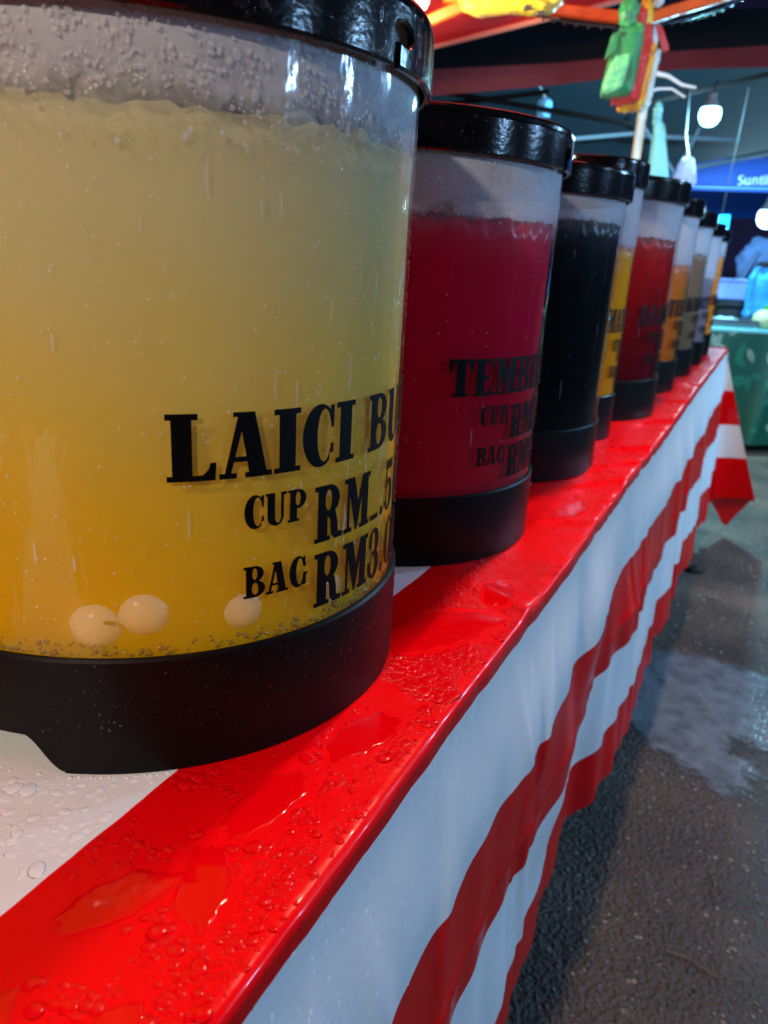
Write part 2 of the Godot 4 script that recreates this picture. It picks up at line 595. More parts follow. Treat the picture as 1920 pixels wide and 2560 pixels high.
func letter(c: String) -> Array:
	# [width, added shapes, cut shapes]
	match c:
		"L": return [0.72, [rc(0.08, 0, 0.37, 1), rc(0, 0.91, 0.46, 1), rc(0, 0, 0.68, 0.085), pg([0.3, 0.05, 0.52, 0.09, 0.60, 0.17, 0.63, 0.27, 0.72, 0.27, 0.70, 0.0, 0.3, 0.0])], []]
		"A": return [0.84, [pg([0.07, 0.03, 0.17, 0.03, 0.42, 0.97, 0.30, 0.97]), pg([0.30, 1, 0.56, 1, 0.76, 0.03, 0.47, 0.03]), rc(0.17, 0.25, 0.55, 0.33), rc(0, 0, 0.27, 0.085), rc(0.40, 0, 0.84, 0.085), rc(0.22, 0.93, 0.5, 1)], []]
		"I": return [0.48, [rc(0.09, 0, 0.39, 1), rc(0, 0.91, 0.48, 1), rc(0, 0, 0.48, 0.085)], []]
		"C": return [0.68, [ell(0.36, 0.5, 0.36, 0.515), rc(0.57, 0.62, 0.66, 0.98)], [ell(0.45, 0.5, 0.15, 0.43), rc(0.53, 0.36, 1, 0.62), rc(0.66, 0, 1, 1), rc(0.575, 0.0, 1, 0.2)]]
		"B": return [0.76, [rc(0.08, 0, 0.36, 1), rc(0, 0.91, 0.4, 1), rc(0, 0, 0.4, 0.085), ell(0.38, 0.74, 0.33, 0.26), ell(0.38, 0.27, 0.38, 0.27)], [rc(0.36, 0.57, 0.40, 0.92), ell(0.39, 0.745, 0.085, 0.175), rc(0.36, 0.09, 0.40, 0.46), ell(0.40, 0.275, 0.11, 0.185), rc(-1, 0.1, 0.08, 0.9)]]
		"U": return [0.76, [rc(0.06, 0.26, 0.33, 1), rc(0, 0.91, 0.41, 1), rc(0.54, 0.26, 0.65, 1), rc(0.45, 0.91, 0.76, 1), ell(0.355, 0.29, 0.295, 0.30)], [ell(0.44, 0.28, 0.105, 0.20), rc(0.33, 0.28, 0.54, 1.2)]]
		"P": return [0.72, [rc(0.08, 0, 0.36, 1), rc(0, 0.91, 0.4, 1), rc(0, 0, 0.45, 0.085), ell(0.38, 0.70, 0.34, 0.30)], [rc(0.36, 0.50, 0.40, 0.91), ell(0.39, 0.705, 0.09, 0.205), rc(-1, 0.1, 0.08, 0.9)]]
		"R": return [0.80, [rc(0.08, 0, 0.35, 1), rc(0, 0.91, 0.4, 1), rc(0, 0, 0.43, 0.085), ell(0.37, 0.73, 0.32, 0.27), pg([0.36, 0.52, 0.58, 0.50, 0.64, 0.3, 0.66, 0.12, 0.80, 0.09, 0.80, 0.0, 0.56, 0.0, 0.45, 0.1, 0.42, 0.38, 0.34, 0.44])], [rc(0.35, 0.54, 0.38, 0.91), ell(0.37, 0.73, 0.085, 0.185), rc(-1, 0.1, 0.08, 0.9)]]
		"M": return [0.96, [rc(0.10, 0, 0.19, 1), rc(0, 0, 0.28, 0.085), rc(0, 0.91, 0.3, 1), pg([0.08, 1, 0.34, 1, 0.54, 0.35, 0.46, 0.0, 0.40, 0.0]), pg([0.46, 0.0, 0.40, 0.3, 0.62, 1, 0.74, 1]), rc(0.62, 0, 0.88, 1), rc(0.55, 0, 0.96, 0.085), rc(0.62, 0.91, 0.96, 1)], []]
		"G": return [0.74, [ell(0.36, 0.5, 0.36, 0.515), rc(0.57, 0.64, 0.66, 0.98), rc(0.46, 0.04, 0.70, 0.42), rc(0.40, 0.36, 0.76, 0.44)], [ell(0.43, 0.5, 0.14, 0.43), rc(0.53, 0.45, 1, 0.64)]]
		"T": return [0.76, [rc(0.235, 0, 0.525, 1), rc(0.13, 0, 0.63, 0.085), rc(0.02, 0.91, 0.74, 1), pg([0.0, 1, 0.0, 0.68, 0.09, 0.68, 0.13, 0.84, 0.25, 0.93, 0.25, 1]), pg([0.76, 1, 0.76, 0.68, 0.67, 0.68, 0.63, 0.84, 0.51, 0.93, 0.51, 1])], []]
		"E": return [0.70, [rc(0.08, 0, 0.36, 1), rc(0, 0.91, 0.64, 1), rc(0, 0, 0.66, 0.085), rc(0.3, 0.47, 0.5, 0.55), rc(0.46, 0.38, 0.53, 0.64), pg([0.42, 0.95, 0.55, 0.82, 0.57, 0.68, 0.65, 0.68, 0.65, 1]), pg([0.42, 0.05, 0.56, 0.16, 0.6, 0.32, 0.68, 0.32, 0.67, 0.0])], []]
		"K": return [0.80, [rc(0.08, 0, 0.36, 1), rc(0, 0.91, 0.43, 1), rc(0, 0, 0.43, 0.085), pg([0.33, 0.36, 0.60, 0.95, 0.72, 0.95, 0.36, 0.3]), pg([0.38, 0.55, 0.52, 0.66, 0.78, 0.03, 0.50, 0.03]), rc(0.5, 0.92, 0.78, 1), rc(0.44, 0, 0.82, 0.085)], []]
		"S": return [0.60, [ell(0.30, 0.73, 0.28, 0.285), ell(0.31, 0.27, 0.29, 0.285), pg([0.08, 0.62, 0.30, 0.42, 0.55, 0.40, 0.40, 0.62, 0.2, 0.72]), rc(0.46, 0.66, 0.55, 0.98), rc(0.03, 0.02, 0.12, 0.34)], [ell(0.36, 0.76, 0.13, 0.15), ell(0.24, 0.24, 0.13, 0.15)]]
		"O": return [0.74, [ell(0.37, 0.5, 0.37, 0.515)], [ell(0.37, 0.5, 0.115, 0.43)]]
		"H": return [0.86, [rc(0.08, 0, 0.34, 1), rc(0, 0.91, 0.42, 1), rc(0, 0, 0.42, 0.085), rc(0.52, 0, 0.78, 1), rc(0.44, 0.91, 0.86, 1), rc(0.44, 0, 0.86, 0.085), rc(0.3, 0.46, 0.56, 0.55)], []]
		"N": return [0.84, [rc(0.10, 0, 0.19, 1), rc(0, 0, 0.29, 0.085), rc(0, 0.91, 0.3, 1), pg([0.08, 1, 0.36, 1, 0.74, 0.0, 0.60, 0.0]), rc(0.65, 0, 0.74, 1), rc(0.55, 0.91, 0.84, 1)], []]
		"Y": return [0.78, [rc(0.25, 0, 0.53, 0.45), rc(0.15, 0, 0.63, 0.085), pg([0.05, 0.97, 0.36, 0.97, 0.5, 0.5, 0.48, 0.38, 0.27, 0.40]), pg([0.44, 0.42, 0.60, 0.97, 0.71, 0.97, 0.52, 0.42]), rc(0, 0.91, 0.42, 1), rc(0.50, 0.91, 0.78, 1)], []]
		"0": return [0.66, [ell(0.33, 0.5, 0.33, 0.515)], [ell(0.33, 0.5, 0.10, 0.43)]]
		"2": return [0.64, [ell(0.30, 0.71, 0.28, 0.30), rc(0.03, 0, 0.60, 0.19), pg([0.03, 0.0, 0.03, 0.2, 0.35, 0.62, 0.56, 0.62, 0.50, 0.48, 0.20, 0.15]), rc(0.54, 0.02, 0.62, 0.3)], [ell(0.27, 0.74, 0.075, 0.18), rc(-0.2, 0.40, 0.16, 0.66)]]
		"3": return [0.62, [ell(0.28, 0.73, 0.27, 0.285), ell(0.29, 0.27, 0.31, 0.285)], [ell(0.235, 0.735, 0.08, 0.20), ell(0.24, 0.265, 0.09, 0.20), rc(-0.2, 0.36, 0.14, 0.64), pg([-0.2, 0.44, 0.17, 0.49, 0.17, 0.53, -0.2, 0.58])]]
		"5": return [0.62, [rc(0.06, 0.5, 0.16, 1), rc(0.06, 0.82, 0.56, 1), ell(0.29, 0.31, 0.30, 0.325)], [ell(0.25, 0.31, 0.085, 0.235), rc(-0.2, 0.2, 0.09, 0.46)]]
		"_": return [0.46, [rc(0.02, 0.0, 0.42, 0.10)], []]
		".": return [0.24, [ell(0.11, 0.085, 0.095, 0.095, 14)], []]
	return [0.40, [], []]


func write(st: SurfaceTool, text: String, th0: float, y0: float, h: float, r: float, squeeze := 1.0) -> void:
	# the letters wrapped round a wall of radius r, the first one at angle th0 (degrees)
	var pen := 0.0
	for c in text:
		var g := letter(c)
		var shapes: Array = []
		for s in g[1]:
			var todo: PackedVector2Array = s
			if Geometry2D.is_polygon_clockwise(todo): todo.reverse()
			shapes.append(todo)
		var merged := unite(shapes)
		for cut in g[2]:
			var next := []
			for m in merged:
				if Geometry2D.is_polygon_clockwise(m): continue
				next.append(m)
			merged = next if next else merged
			var out := []
			for m in merged:
				for q in slit(m, cut): out.append(q)
			merged = out
		for m in merged: strips(st, m, pen, th0, y0, h, r, squeeze)
		pen += g[0] + (0.035 if c != " " else 0.0)


func unite(shapes: Array) -> Array:
	var have := []
	for s in shapes:
		var cur: PackedVector2Array = s
		var keep := []
		for o in have:
			var u := Geometry2D.merge_polygons(cur, o)
			if u.size() == 1: cur = u[0]
			else:
				var outer := []
				var holes := []
				for q in u: (holes if Geometry2D.is_polygon_clockwise(q) else outer).append(q)
				if outer.size() == 1 and holes:
					cur = outer[0]
					# a counter closed by the union stays open: cut it out again
					pending.append_array(holes)
				else: keep.append(o)
		keep.append(cur)
		have = keep
	var all := have
	for hole in pending:
		var next := []
		for m in all:
			for q in slit(m, hole): next.append(q)
		all = next
	pending = []
	return all

var pending := []


func slit(m: PackedVector2Array, hole: PackedVector2Array) -> Array:
	# m minus hole, split along a vertical through the hole so that no ring is left closed
	var lo := INF
	var hi := -INF
	for p in hole:
		lo = minf(lo, p.x)
		hi = maxf(hi, p.x)
	var mid := clampf((lo + hi) / 2.0, -5, 5)
	var out := []
	for half in [rc(-9, -9, mid, 9), rc(mid, -9, 9, 9)]:
		for piece in Geometry2D.intersect_polygons(m, half):
			for q in Geometry2D.clip_polygons(piece, hole):
				if not Geometry2D.is_polygon_clockwise(q): out.append(q)
	return out


func strips(st: SurfaceTool, m: PackedVector2Array, pen: float, th0: float, y0: float, h: float, r: float, squeeze: float) -> void:
	var lo := INF
	var hi := -INF
	for p in m:
		lo = minf(lo, p.x)
		hi = maxf(hi, p.x)
	var step := 0.10
	var x := floorf(lo / step) * step
	while x < hi:
		for q in Geometry2D.intersect_polygons(m, rc(x, -2, x + step, 3)):
			var ix := Geometry2D.triangulate_polygon(q)
			for k in range(0, ix.size(), 3):
				var tri := [q[ix[k]], q[ix[k + 1]], q[ix[k + 2]]]
				if (tri[1] - tri[0]).cross(tri[2] - tri[0]) > 0.0: tri = [tri[0], tri[2], tri[1]]
				for p in tri:
					var a: float = deg_to_rad(th0) + (pen + p.x) * h * squeeze / r
					var d := Vector3(sin(a), 0, cos(a))
					st.set_normal(d)
					st.set_uv(p)
					st.add_vertex(d * r + Vector3(0, y0 + p.y * h, 0))
		x += step


# ---------------------------------------------------------------- the dispensers
func dispensers() -> void:
	var fog1 := StandardMaterial3D.new()
	fog1.albedo_color = Color(0.84, 0.83, 0.86)
	fog1.transparency = BaseMaterial3D.TRANSPARENCY_ALPHA
	fog1.roughness = 0.6
	fog1.backlight_enabled = true
	fog1.backlight = Color(0.9, 0.9, 0.9)
	fog1.albedo_texture = fog_texture(50, (0.279 - 0.058) / 0.2705)
	var proto := Node3D.new()
	proto.name = "drink_dispenser"
	mi("base_ring", base_mesh(), M.black_dull, proto)
	mi("tube_wall", cyl_grid(TR, 0.0205, 0.3285, 160, 6, true), M.tube, proto)
	mi("condensation", cyl_grid(TR - 0.0010, 0.058, 0.3285, 128, 6, true), fog1, proto)
	mi("lid", lid_mesh(), M.black, proto)
	var one := Vector3.ONE
	var k := one * 1.13
	# place, turn, scale, liquid height, top colour, low colour, title, label
	var rows := [
		[Vector3(-0.134, 0.738, -0.432), 0.0, one, 0.278, Color(0.86, 0.83, 0.64), Color(0.95, 0.77, 0.0), "LAICI BUAH", "nearest large dispenser of cloudy golden lychee drink, marked LAICI"],
		[Vector3(-0.007, 0.7313, -0.708), 2.0, one, 0.2645, Color(0.80, 0.015, 0.20), Color(0.70, 0.0, 0.13), "TEMBIKAI", "dispenser of crimson watermelon drink, marked TEMBIKAI, second in the row"],
		[Vector3(0.12, 0.7317, -0.975), 6.0, one, 0.280, Color(0.025, 0.03, 0.05), Color(0.02, 0.02, 0.035), "", "dispenser of near black drink, third in the row"],
		[Vector3(0.245, 0.7244, -1.182), 14.0, Vector3(0.671, 1.1325, 0.671), 0.236, Color(0.93, 0.62, 0.06), Color(0.90, 0.58, 0.05), "MANGGA", "narrow dispenser of bright yellow drink squeezed behind the black one"],
		[Vector3(0.282, 0.6407, -1.259) * k, 8.0, k, 0.2547, Color(0.66, 0.05, 0.06), Color(0.36, 0.0, 0.08), "ASAM BOI", "dispenser of dark red drink, marked ASAM, fifth in the row"],
		[Vector3(0.404, 0.6407, -1.526) * k, 14.0, k, 0.2217, Color(0.78, 0.42, 0.14), Color(0.72, 0.36, 0.11), "TEH", "dispenser of orange brown milky drink just past the dark red one"],
		[Vector3(0.533, 0.6383, -1.792) * k, 15.0, k, 0.249, Color(0.52, 0.40, 0.30), Color(0.47, 0.36, 0.26), "KOKO", "dispenser of taupe brown drink between the orange brown and mauve ones"],
		[Vector3(0.659, 0.6326, -2.058) * k, 12.0, k, 0.204, Color(0.55, 0.45, 0.47), Color(0.50, 0.41, 0.43), "SOYA", "dispenser of pale mauve grey drink, filled lowest, last but one"],
		[Vector3(0.781, 0.6314, -2.327) * k, 20.0, k, 0.263, Color(0.95, 0.55, 0.10), Color(0.92, 0.48, 0.07), "OREN", "farthest dispenser, of orange drink, at the table's far end"],
	]
	for i in rows.size():
		var d: Array = rows[i]
		var o: Node3D = proto if i == 0 else proto.duplicate()
		o.name = "drink_dispenser" if i == 0 else "drink_dispenser_%03d" % i
		o.position = d[0]
		o.rotation_degrees.y = d[1]
		o.scale = d[2]
		tag(o, d[7], "drink dispenser", "drink dispensers in a row on the striped table")
		add_child(o)
		rows[i].append(o)
	for i in rows.size():
		var d: Array = rows[i]
		var o: Node3D = d[8]
		var yl: float = d[3]
		if i > 0:
			var fg: StandardMaterial3D = fog1.duplicate()
			fg.albedo_texture = fog_texture(50 + 3 * i, (yl - 0.058) / 0.2705)
			o.get_node("condensation").material_override = fg
		if i == 0:
			var core := mi("drink", drink_mesh(0.1325, 0.0225, yl - 0.002, 0.005, 70), drink_mat(d[4], d[5], 60, 1.0), o)
			var shell := drink_mat(d[4], d[5], 63, 1.0)
			shell.albedo_color = Color(1, 1, 1, 0.5)
			shell.transparency = BaseMaterial3D.TRANSPARENCY_ALPHA
			shell.roughness = 0.4
			mi("clear_layer", drink_mesh(0.1380, 0.0225, yl, 0.0055, 71), shell, core)
			ice(o, yl)
		else:
			mi("drink", drink_mesh(0.1360, 0.0225, yl, 0.010, 70 + i), drink_mat(d[4], d[5], 60 + i, 0.7), o)
		if d[6]:
			var st := begin()
			write(st, d[6], 18.6, 0.1386, 0.0283, TR + 0.0005)
			mi("drink_name", st.commit(), M.print, o)
			st = begin()
			write(st, "CUP", 31.7, 0.1147, 0.0153, TR + 0.0005, 0.92)
			write(st, "RM_.50" if i == 0 else "RM2.50", 46.6, 0.1010, 0.0278, TR + 0.0005, 0.86)
			mi("cup_price", st.commit(), M.print, o)
			st = begin()
			write(st, "BAG", 31.5, 0.0818, 0.0153, TR + 0.0005, 0.90)
			write(st, "RM3.00", 46.8, 0.0676, 0.0278, TR + 0.0005, 0.86)
			mi("bag_price", st.commit(), M.print, o)
	# lychees that lie on the bottom against the wall of the nearest one
	var o1: Node3D = rows[0][8]
	var who := ["peeled lychee with a small brown mark, leftmost at the bottom of the golden drink", "peeled lychee touching the marked one on its right in the golden drink", "peeled lychee under the word BAG in the golden drink", "faint peeled lychee behind the lower price, near the dispenser's right side"]
	var spots := [[4.6, 0.0705, 0.0135, 0.1250], [13.6, 0.0760, 0.0132, 0.1246], [32.8, 0.0720, 0.0128, 0.1236], [56.0, 0.0680, 0.0120, 0.1238]]
	for i in 4:
		var s: Array = spots[i]
		var a := deg_to_rad(s[0])
		var lc := base("lychee", o1.position + Vector3(sin(a), 0, cos(a)) * s[3] + Vector3(0, s[1], 0), a)
		tag(lc, who[i], "lychee", "peeled lychees in the golden drink")
		mi("flesh", blob(Vector3(1, 0.96, 0.97) * s[2], 0.05, 0.7, 90 + i, 32, 20), M.lychee, lc)
		if i == 0:
			mi("brown_mark", blob(Vector3(0.0030, 0.0007, 0.0006), 0.6, 1.5, 98), mat(Color(0.55, 0.25, 0.08), 0.6), lc).position = Vector3(0.0075, 0.004, 0.0113)


func bubbles(o: Node3D) -> void:
	# froth bubbles and specks of pulp along the foot of the drink
	var r2 := RandomNumberGenerator.new()
	r2.seed = 78
	var w := []
	for i in 240:
		var th := deg_to_rad(r2.randf_range(-20.0, 80.0))
		var n := Vector3(sin(th), 0, cos(th))
		var r := 0.0004 + 0.0011 * pow(r2.randf(), 2.0)
		w.append(on_surface(n * 0.1380 + Vector3(0, 0.0595 + 0.006 * pow(r2.randf(), 2.0), 0), n, r, r * 0.5))
	drops("bubbles", w, mat(Color(0.55, 0.42, 0.10), 0.15), "", o)


func ice(o: Node3D, yl: float) -> void:
	var r2 := RandomNumberGenerator.new()
	r2.seed = 77
	for i in 11:
		var th := deg_to_rad(-20.0 + i * 9.5 + r2.randf_range(-4, 4))
		var s := r2.randf_range(0.007, 0.013)
		var rr := 0.1365 - s * 0.95
		var c := mi("ice_lump", blob(Vector3(s * r2.randf_range(0.9, 1.5), s * r2.randf_range(0.6, 0.9), s), 0.35, 0.5, 200 + i, 24, 16), M.ice, o)
		c.position = Vector3(sin(th) * rr, yl + r2.randf_range(0.0, 0.008), cos(th) * rr)
		c.rotation.y = th


# ---------------------------------------------------------------- tables and cloth
func tables() -> void:
	var lens := [[-0.88, 0.70, "near folding table hidden under the striped cloth"], [0.74, 2.58, "far folding table hidden under the striped cloth"]]
	for d in lens:
		var s0: float = d[0]
		var s1: float = d[1]
		var mid := (s0 + s1) / 2.0
		var y := minf(table_y(s0), table_y(s1)) - 0.010
		var o := base("folding_table", at_table(mid, -WIDE / 2.0, 0.0), atan2(U.x, U.z))
		tag(o, d[2], "table", "folding tables under the striped cloth")
		var st := begin()
		box(st, Vector3(0, y - 0.016, 0), Vector3(WIDE - 0.03, 0.028, s1 - s0), Basis(), 0.004)
		mi("tabletop", done(st), M.white_paint, o)
		for sx in [-1, 1]:
			for sz in [-1, 1]:
				st = begin()
				tube(st, [Vector3(sx * 0.28, 0.0, sz * ((s1 - s0) / 2.0 - 0.15)), Vector3(sx * 0.28, y - 0.03, sz * ((s1 - s0) / 2.0 - 0.2))], 0.014, 10)
				mi("leg", done(st), M.grey_metal, o)


func wrinkle(s: float, out: float) -> float:
	# low creases of the cloth, none under the dispensers
	var free := smoothstep(-0.064, -0.045, out) if s > -0.22 else 1.0
	var w := 0.0016 * n1.get_noise_2d(s * 9.0, out * 7.0) + 0.0005 * n1.get_noise_2d(s * 30.0, out * 24.0)
	# tucks running from the edge near the second and third dispensers
	for k in [[0.10, -0.55, 0.0026, 0.013], [0.33, 0.65, 0.0020, 0.012], [0.50, 1.3, 0.0034, 0.014], [0.61, 2.1, 0.0030, 0.012], [0.72, 1.0, 0.0050, 0.016], [0.98, 1.6, 0.0028, 0.016], [1.22, 0.8, 0.0030, 0.017], [1.5, 1.4, 0.003, 0.02], [1.85, 0.9, 0.003, 0.02], [2.2, 1.2, 0.003, 0.02]]:
		var across: float = s - k[0] - k[1] * (out + 0.01)
		w += 1.5 * k[2] * exp(-across * across / (k[3] * k[3])) * smoothstep(-0.13, -0.01, out)
	return w * free


func pleat(s: float, h: float) -> float:
	# how far the hanging cloth stands out from the edge, h below it
	var b := [[-0.9, 0.006], [0.0, 0.009], [0.14, 0.013], [0.22, 0.014], [0.28, 0.006], [0.34, 0.018], [0.43, 0.012], [0.53, 0.004], [0.69, 0.008], [0.975, 0.015]]
	var c := [[-0.9, 0.012], [-0.04, 0.013], [0.08, 0.009], [0.16, 0.013], [0.25, 0.019], [0.30, 0.016], [0.375, 0.009], [0.46, 0.002], [0.525, 0.013], [0.625, 0.025], [0.73, 0.018], [1.0, 0.018]]
	var d := [[-0.9, 0.016], [0.09, 0.017], [0.16, 0.012], [0.21, 0.011], [0.275, 0.007], [0.315, 0.003], [0.437, -0.003], [0.523, 0.019], [0.617, 0.026], [0.79, 0.028], [1.0, 0.022]]
	var e := [[-0.9, 0.018], [0.137, 0.013], [0.225, 0.010], [0.32, 0.007], [0.42, -0.002], [0.44, -0.001], [0.507, 0.021], [0.587, 0.030], [0.673, 0.031], [0.806, 0.033], [0.989, 0.029], [1.22, 0.024]]
	var v := lookup([[0.0, 0.0], [0.115, lookup(b, s)], [0.23, lookup(c, s)], [0.345, lookup(d, s)], [0.43, lookup(e, s)]], h)
	if s > 0.9:
		var t := smoothstep(0.9, 1.2, s)
		v += t * (h / 0.43) * (0.010 + 0.007 * sin(s * 19.0 + 2.2 * sin(s * 5.0)) + 0.016 * n1.get_noise_1d(s * 4.0) + 0.006 * n1.get_noise_1d(s * 14.0))
		if s > 2.45: v = lerpf(v, 0.006, smoothstep(2.45, FAR_S, s))
	v += (h / 0.43) * 0.0022 * sin(s * 70.0 + 3.0 * sin(s * 9.0) + h * 3.0)
	# soft creases that fall from the edge, and the sharp lines where the cloth lay folded in its packet
	for k in CREASES:
		var x: float = (s - k[0] - k[1] * h) / k[3]
		v += 0.65 * k[2] * exp(-x * x) * smoothstep(0.01, 0.12, h)
	v += 0.0022 * exp(-pow((h - 0.20) / 0.004, 2.0)) + 0.0015 * exp(-pow((fposmod(s + 0.05, 0.31) - 0.155) / 0.004, 2.0)) * smoothstep(0.02, 0.08, h)
	v += 0.0016 * n2.get_noise_2d(s * 9.0, h * 5.0) * smoothstep(0.0, 0.1, h)
	return v

const CREASES := [[-0.17, 0.2, 0.004, 0.012], [-0.05, -0.1, 0.003, 0.009], [0.06, 0.3, 0.0045, 0.010], [0.12, 0.1, -0.003, 0.008], [0.18, -0.25, 0.004, 0.009], [0.60, 0.2, 0.004, 0.012], [0.76, -0.15, 0.005, 0.014], [0.90, 0.1, 0.004, 0.012], [1.08, 0.2, 0.006, 0.018], [1.33, -0.1, 0.006, 0.02], [1.61, 0.1, 0.006, 0.02], [1.93, -0.1, 0.006, 0.02], [2.2, 0.1, 0.006, 0.02]]


func cloth_at(s: float, d: float) -> Vector3:
	var yt := table_y(s)
	var arc := RC * PI / 2.0
	var bump := 0.0012 * n1.get_noise_2d(s * 16.0, 3.0) + 0.0012 * n1.get_noise_2d(s * 45.0, 8.0) * smoothstep(0.15, 0.5, s)
	if d <= -WIDE + 0.02:
		return at_table(s, -WIDE - 0.004 * sin(s * 20.0) * minf(1.0, (-WIDE + 0.02 - d) * 5.0), yt - (-WIDE + 0.02 - d))
	if d <= 0.0:
		return at_table(s, -RC + d + bump, yt + wrinkle(s, d) + bump * smoothstep(-0.03, 0.0, d))
	if d < arc:
		var a := d / RC
		return at_table(s, -RC + RC * sin(a) + bump, yt + wrinkle(s, 0.0) - RC + RC * cos(a) + bump * (1.0 - d / arc))
	var h := d - arc
	return at_table(s, bump * (1.0 - smoothstep(0.0, 0.06, h)) + pleat(s, h), yt - RC - h + wrinkle(s, 0.0) * (1.0 - smoothstep(0.0, 0.03, h)))


func stripes(pos: Callable, ss: Array, ds: Array, edges: Array, flip := false) -> ArrayMesh:
	# a cloth sheet whose stripes of red and white are separate surfaces
	var cu := ss.size()
	var nv := ds.size()
	var p := PackedVector3Array()
	var nn := PackedVector3Array()
	var uv := PackedVector2Array()
	p.resize(cu * nv)
	nn.resize(cu * nv)
	uv.resize(cu * nv)
	for j in nv:
		for i in cu:
			p[j * cu + i] = pos.call(ss[i], ds[j])
			uv[j * cu + i] = Vector2(ss[i], ds[j])
	for j in nv:
		for i in cu:
			var du := p[j * cu + mini(i + 1, cu - 1)] - p[j * cu + maxi(i - 1, 0)]
			var dv := p[mini(j + 1, nv - 1) * cu + i] - p[maxi(j - 1, 0) * cu + i]
			var n := du.cross(dv).normalized()
			nn[j * cu + i] = -n if flip else n
	var two := [PackedInt32Array(), PackedInt32Array()]
	for j in nv - 1:
		var mid: float = (ds[j] + ds[j + 1]) / 2.0
		var k := 0
		for e in edges:
			if mid > e: k += 1
		var ix: PackedInt32Array = two[k % 2]
		for i in cu - 1:
			var a := j * cu + i
			if flip: ix.append_array([a, a + 1, a + cu, a + 1, a + cu + 1, a + cu])
			else: ix.append_array([a, a + cu, a + 1, a + 1, a + cu, a + cu + 1])
		two[k % 2] = ix
	var m := ArrayMesh.new()
	arr(p, nn, uv, two[1], m)
	m.surface_set_material(0, M.red)
	arr(p, nn, uv, two[0], m)
	m.surface_set_material(1, M.white)
	return m


func cloth() -> void:
	# edges of the stripes, measured across the cloth from the fold at the table's front edge
	var edges := [-1.009, -0.894, -0.779, -0.664, -0.549, -0.434, -0.319, -0.204, -0.089, 0.016, 0.131, 0.246, 0.361, 0.476, 0.591]
	edges.pop_front()
	edges.pop_front()
	var ss := []
	var s := -0.9
	while s < FAR_S:
		ss.append(s)
		s += 0.005 if s > -0.4 and s < 1.1 else (0.012 if s >= 1.1 else 0.03)
	ss.append(FAR_S)
	var ds := []
	for e in edges: ds.append(e)
	var d := -1.0
	while d < 0.43:
		ds.append(d)
		d += 0.003 if d > -0.012 and d < 0.02 else (0.006 if d > -0.16 else 0.025)
	ds.append(0.44)
	ds.sort()
	while ds[-1] > 0.4401: ds.pop_back()
	# the hem drops a little lower towards the far end
	var longer := func(a: float, b: float): return cloth_at(a, b * (1.0 + 0.16 * smoothstep(1.1, 2.4, a)) if b > 0.30 else b) if b <= 0.30 else cloth_at(a, 0.30 + (b - 0.30) * (1.0 + 0.5 * smoothstep(1.0, 2.4, a)))
	var o := base("striped_tablecloth", Vector3.ZERO)
	tag(o, "wet red and white striped vinyl cloth hanging over the row's tables", "tablecloth")
	mi("cloth_sheet", stripes(longer, ss, ds, edges), null, o)
	# the corner at the far end: a spare ear of cloth that stands out to the right, front and back layer
	var es := []
	for i in 13: es.append(i / 12.0)
	var ed := []
	for i in 61: ed.append(i * 0.0085)
	for e in edges:
		if e > 0.0 and e < 0.5: ed.append(e)
	ed.sort()
	var yt := table_y(FAR_S)
	var front := func(t: float, dd: float):
		var h: float = dd * 1.09
		var wide: float = 0.345 * maxf(0.0, h - 0.02)
		var out: float = 0.004 + wide * t
		var bow: float = 0.03 * sin(t * PI) * (h / 0.5)
		return at_table(FAR_S + 0.004 + bow * 0.7 + 0.03 * t * h, out, yt - RC - h + 0.05 * t * (h / 0.5) * h)
	var back := func(t: float, dd: float):
		var q: Vector3 = front.call(t, dd * 1.02)
		return q + U * (0.02 + 0.05 * sin(t * PI) * dd * 2.0) - Vector3(0, 0.13 * maxf(0.0, 1.0 - absf(t - 0.55) * 2.6) * smoothstep(0.36, 0.5, dd), 0)
	mi("corner_fold", stripes(front, es, ed, [-1.0, 0.016, 0.131, 0.246, 0.361], false), null, o)
	mi("corner_fold", stripes(back, es, ed, [-1.0, 0.016, 0.131, 0.246, 0.361], false), null, o)
	# the far end hangs across the table's width
	var ws := []
	for i in 38: ws.append(i * 0.02)
	var end := func(w: float, dd: float): return at_table(FAR_S + 0.02 + 0.02 * dd + 0.02 * sin(w * 30.0) * dd, -w, yt - RC - dd + 0.008)
	mi("end_drop", stripes(end, ws, ed, [-1.0, 0.016, 0.131, 0.246, 0.361, 0.476], false), null, o)


# ---------------------------------------------------------------- water
func dome() -> ArrayMesh:
	return grid(10, 5, func(u, v):
		var a: float = u * TAU
		if v > 0.9: return Vector3(0.0, 0.0, 0.0) + Vector3(sin(a), 0, cos(a)) * 0.002
		var b: float = (1.0 - v / 0.8) * PI * 0.5
		return Vector3(sin(a) * cos(b), maxf(sin(b), 0.0), cos(a) * cos(b)) if v > 0.01 else Vector3(sin(a) * 0.002, 1.0, cos(a) * 0.002), true, true)


func drops(called: String, where: Array, m: Material, label: String, parent: Node = self) -> void:
	var mm := MultiMesh.new()
	mm.transform_format = MultiMesh.TRANSFORM_3D
	mm.mesh = M.dome
	mm.instance_count = where.size()
	for i in where.size(): mm.set_instance_transform(i, where[i])
	var o := MultiMeshInstance3D.new()
	o.name = called
	o.multimesh = mm
	o.material_override = m
	parent.add_child(o, true)
	tag(o, label, "water drops" if label else "", "", "stuff")


func on_surface(p: Vector3, n: Vector3, r: float, hgt: float, stretch := 1.0, spin := 0.0) -> Transform3D:
	var x := n.cross(Vector3.UP if absf(n.y) < 0.9 else Vector3.RIGHT).normalized()
	var z := x.cross(n).normalized()
	var b := Basis(x, n, z).rotated(n, spin)
	return Transform3D(Basis(b.x * r, b.y * hgt, b.z * r * stretch), p)


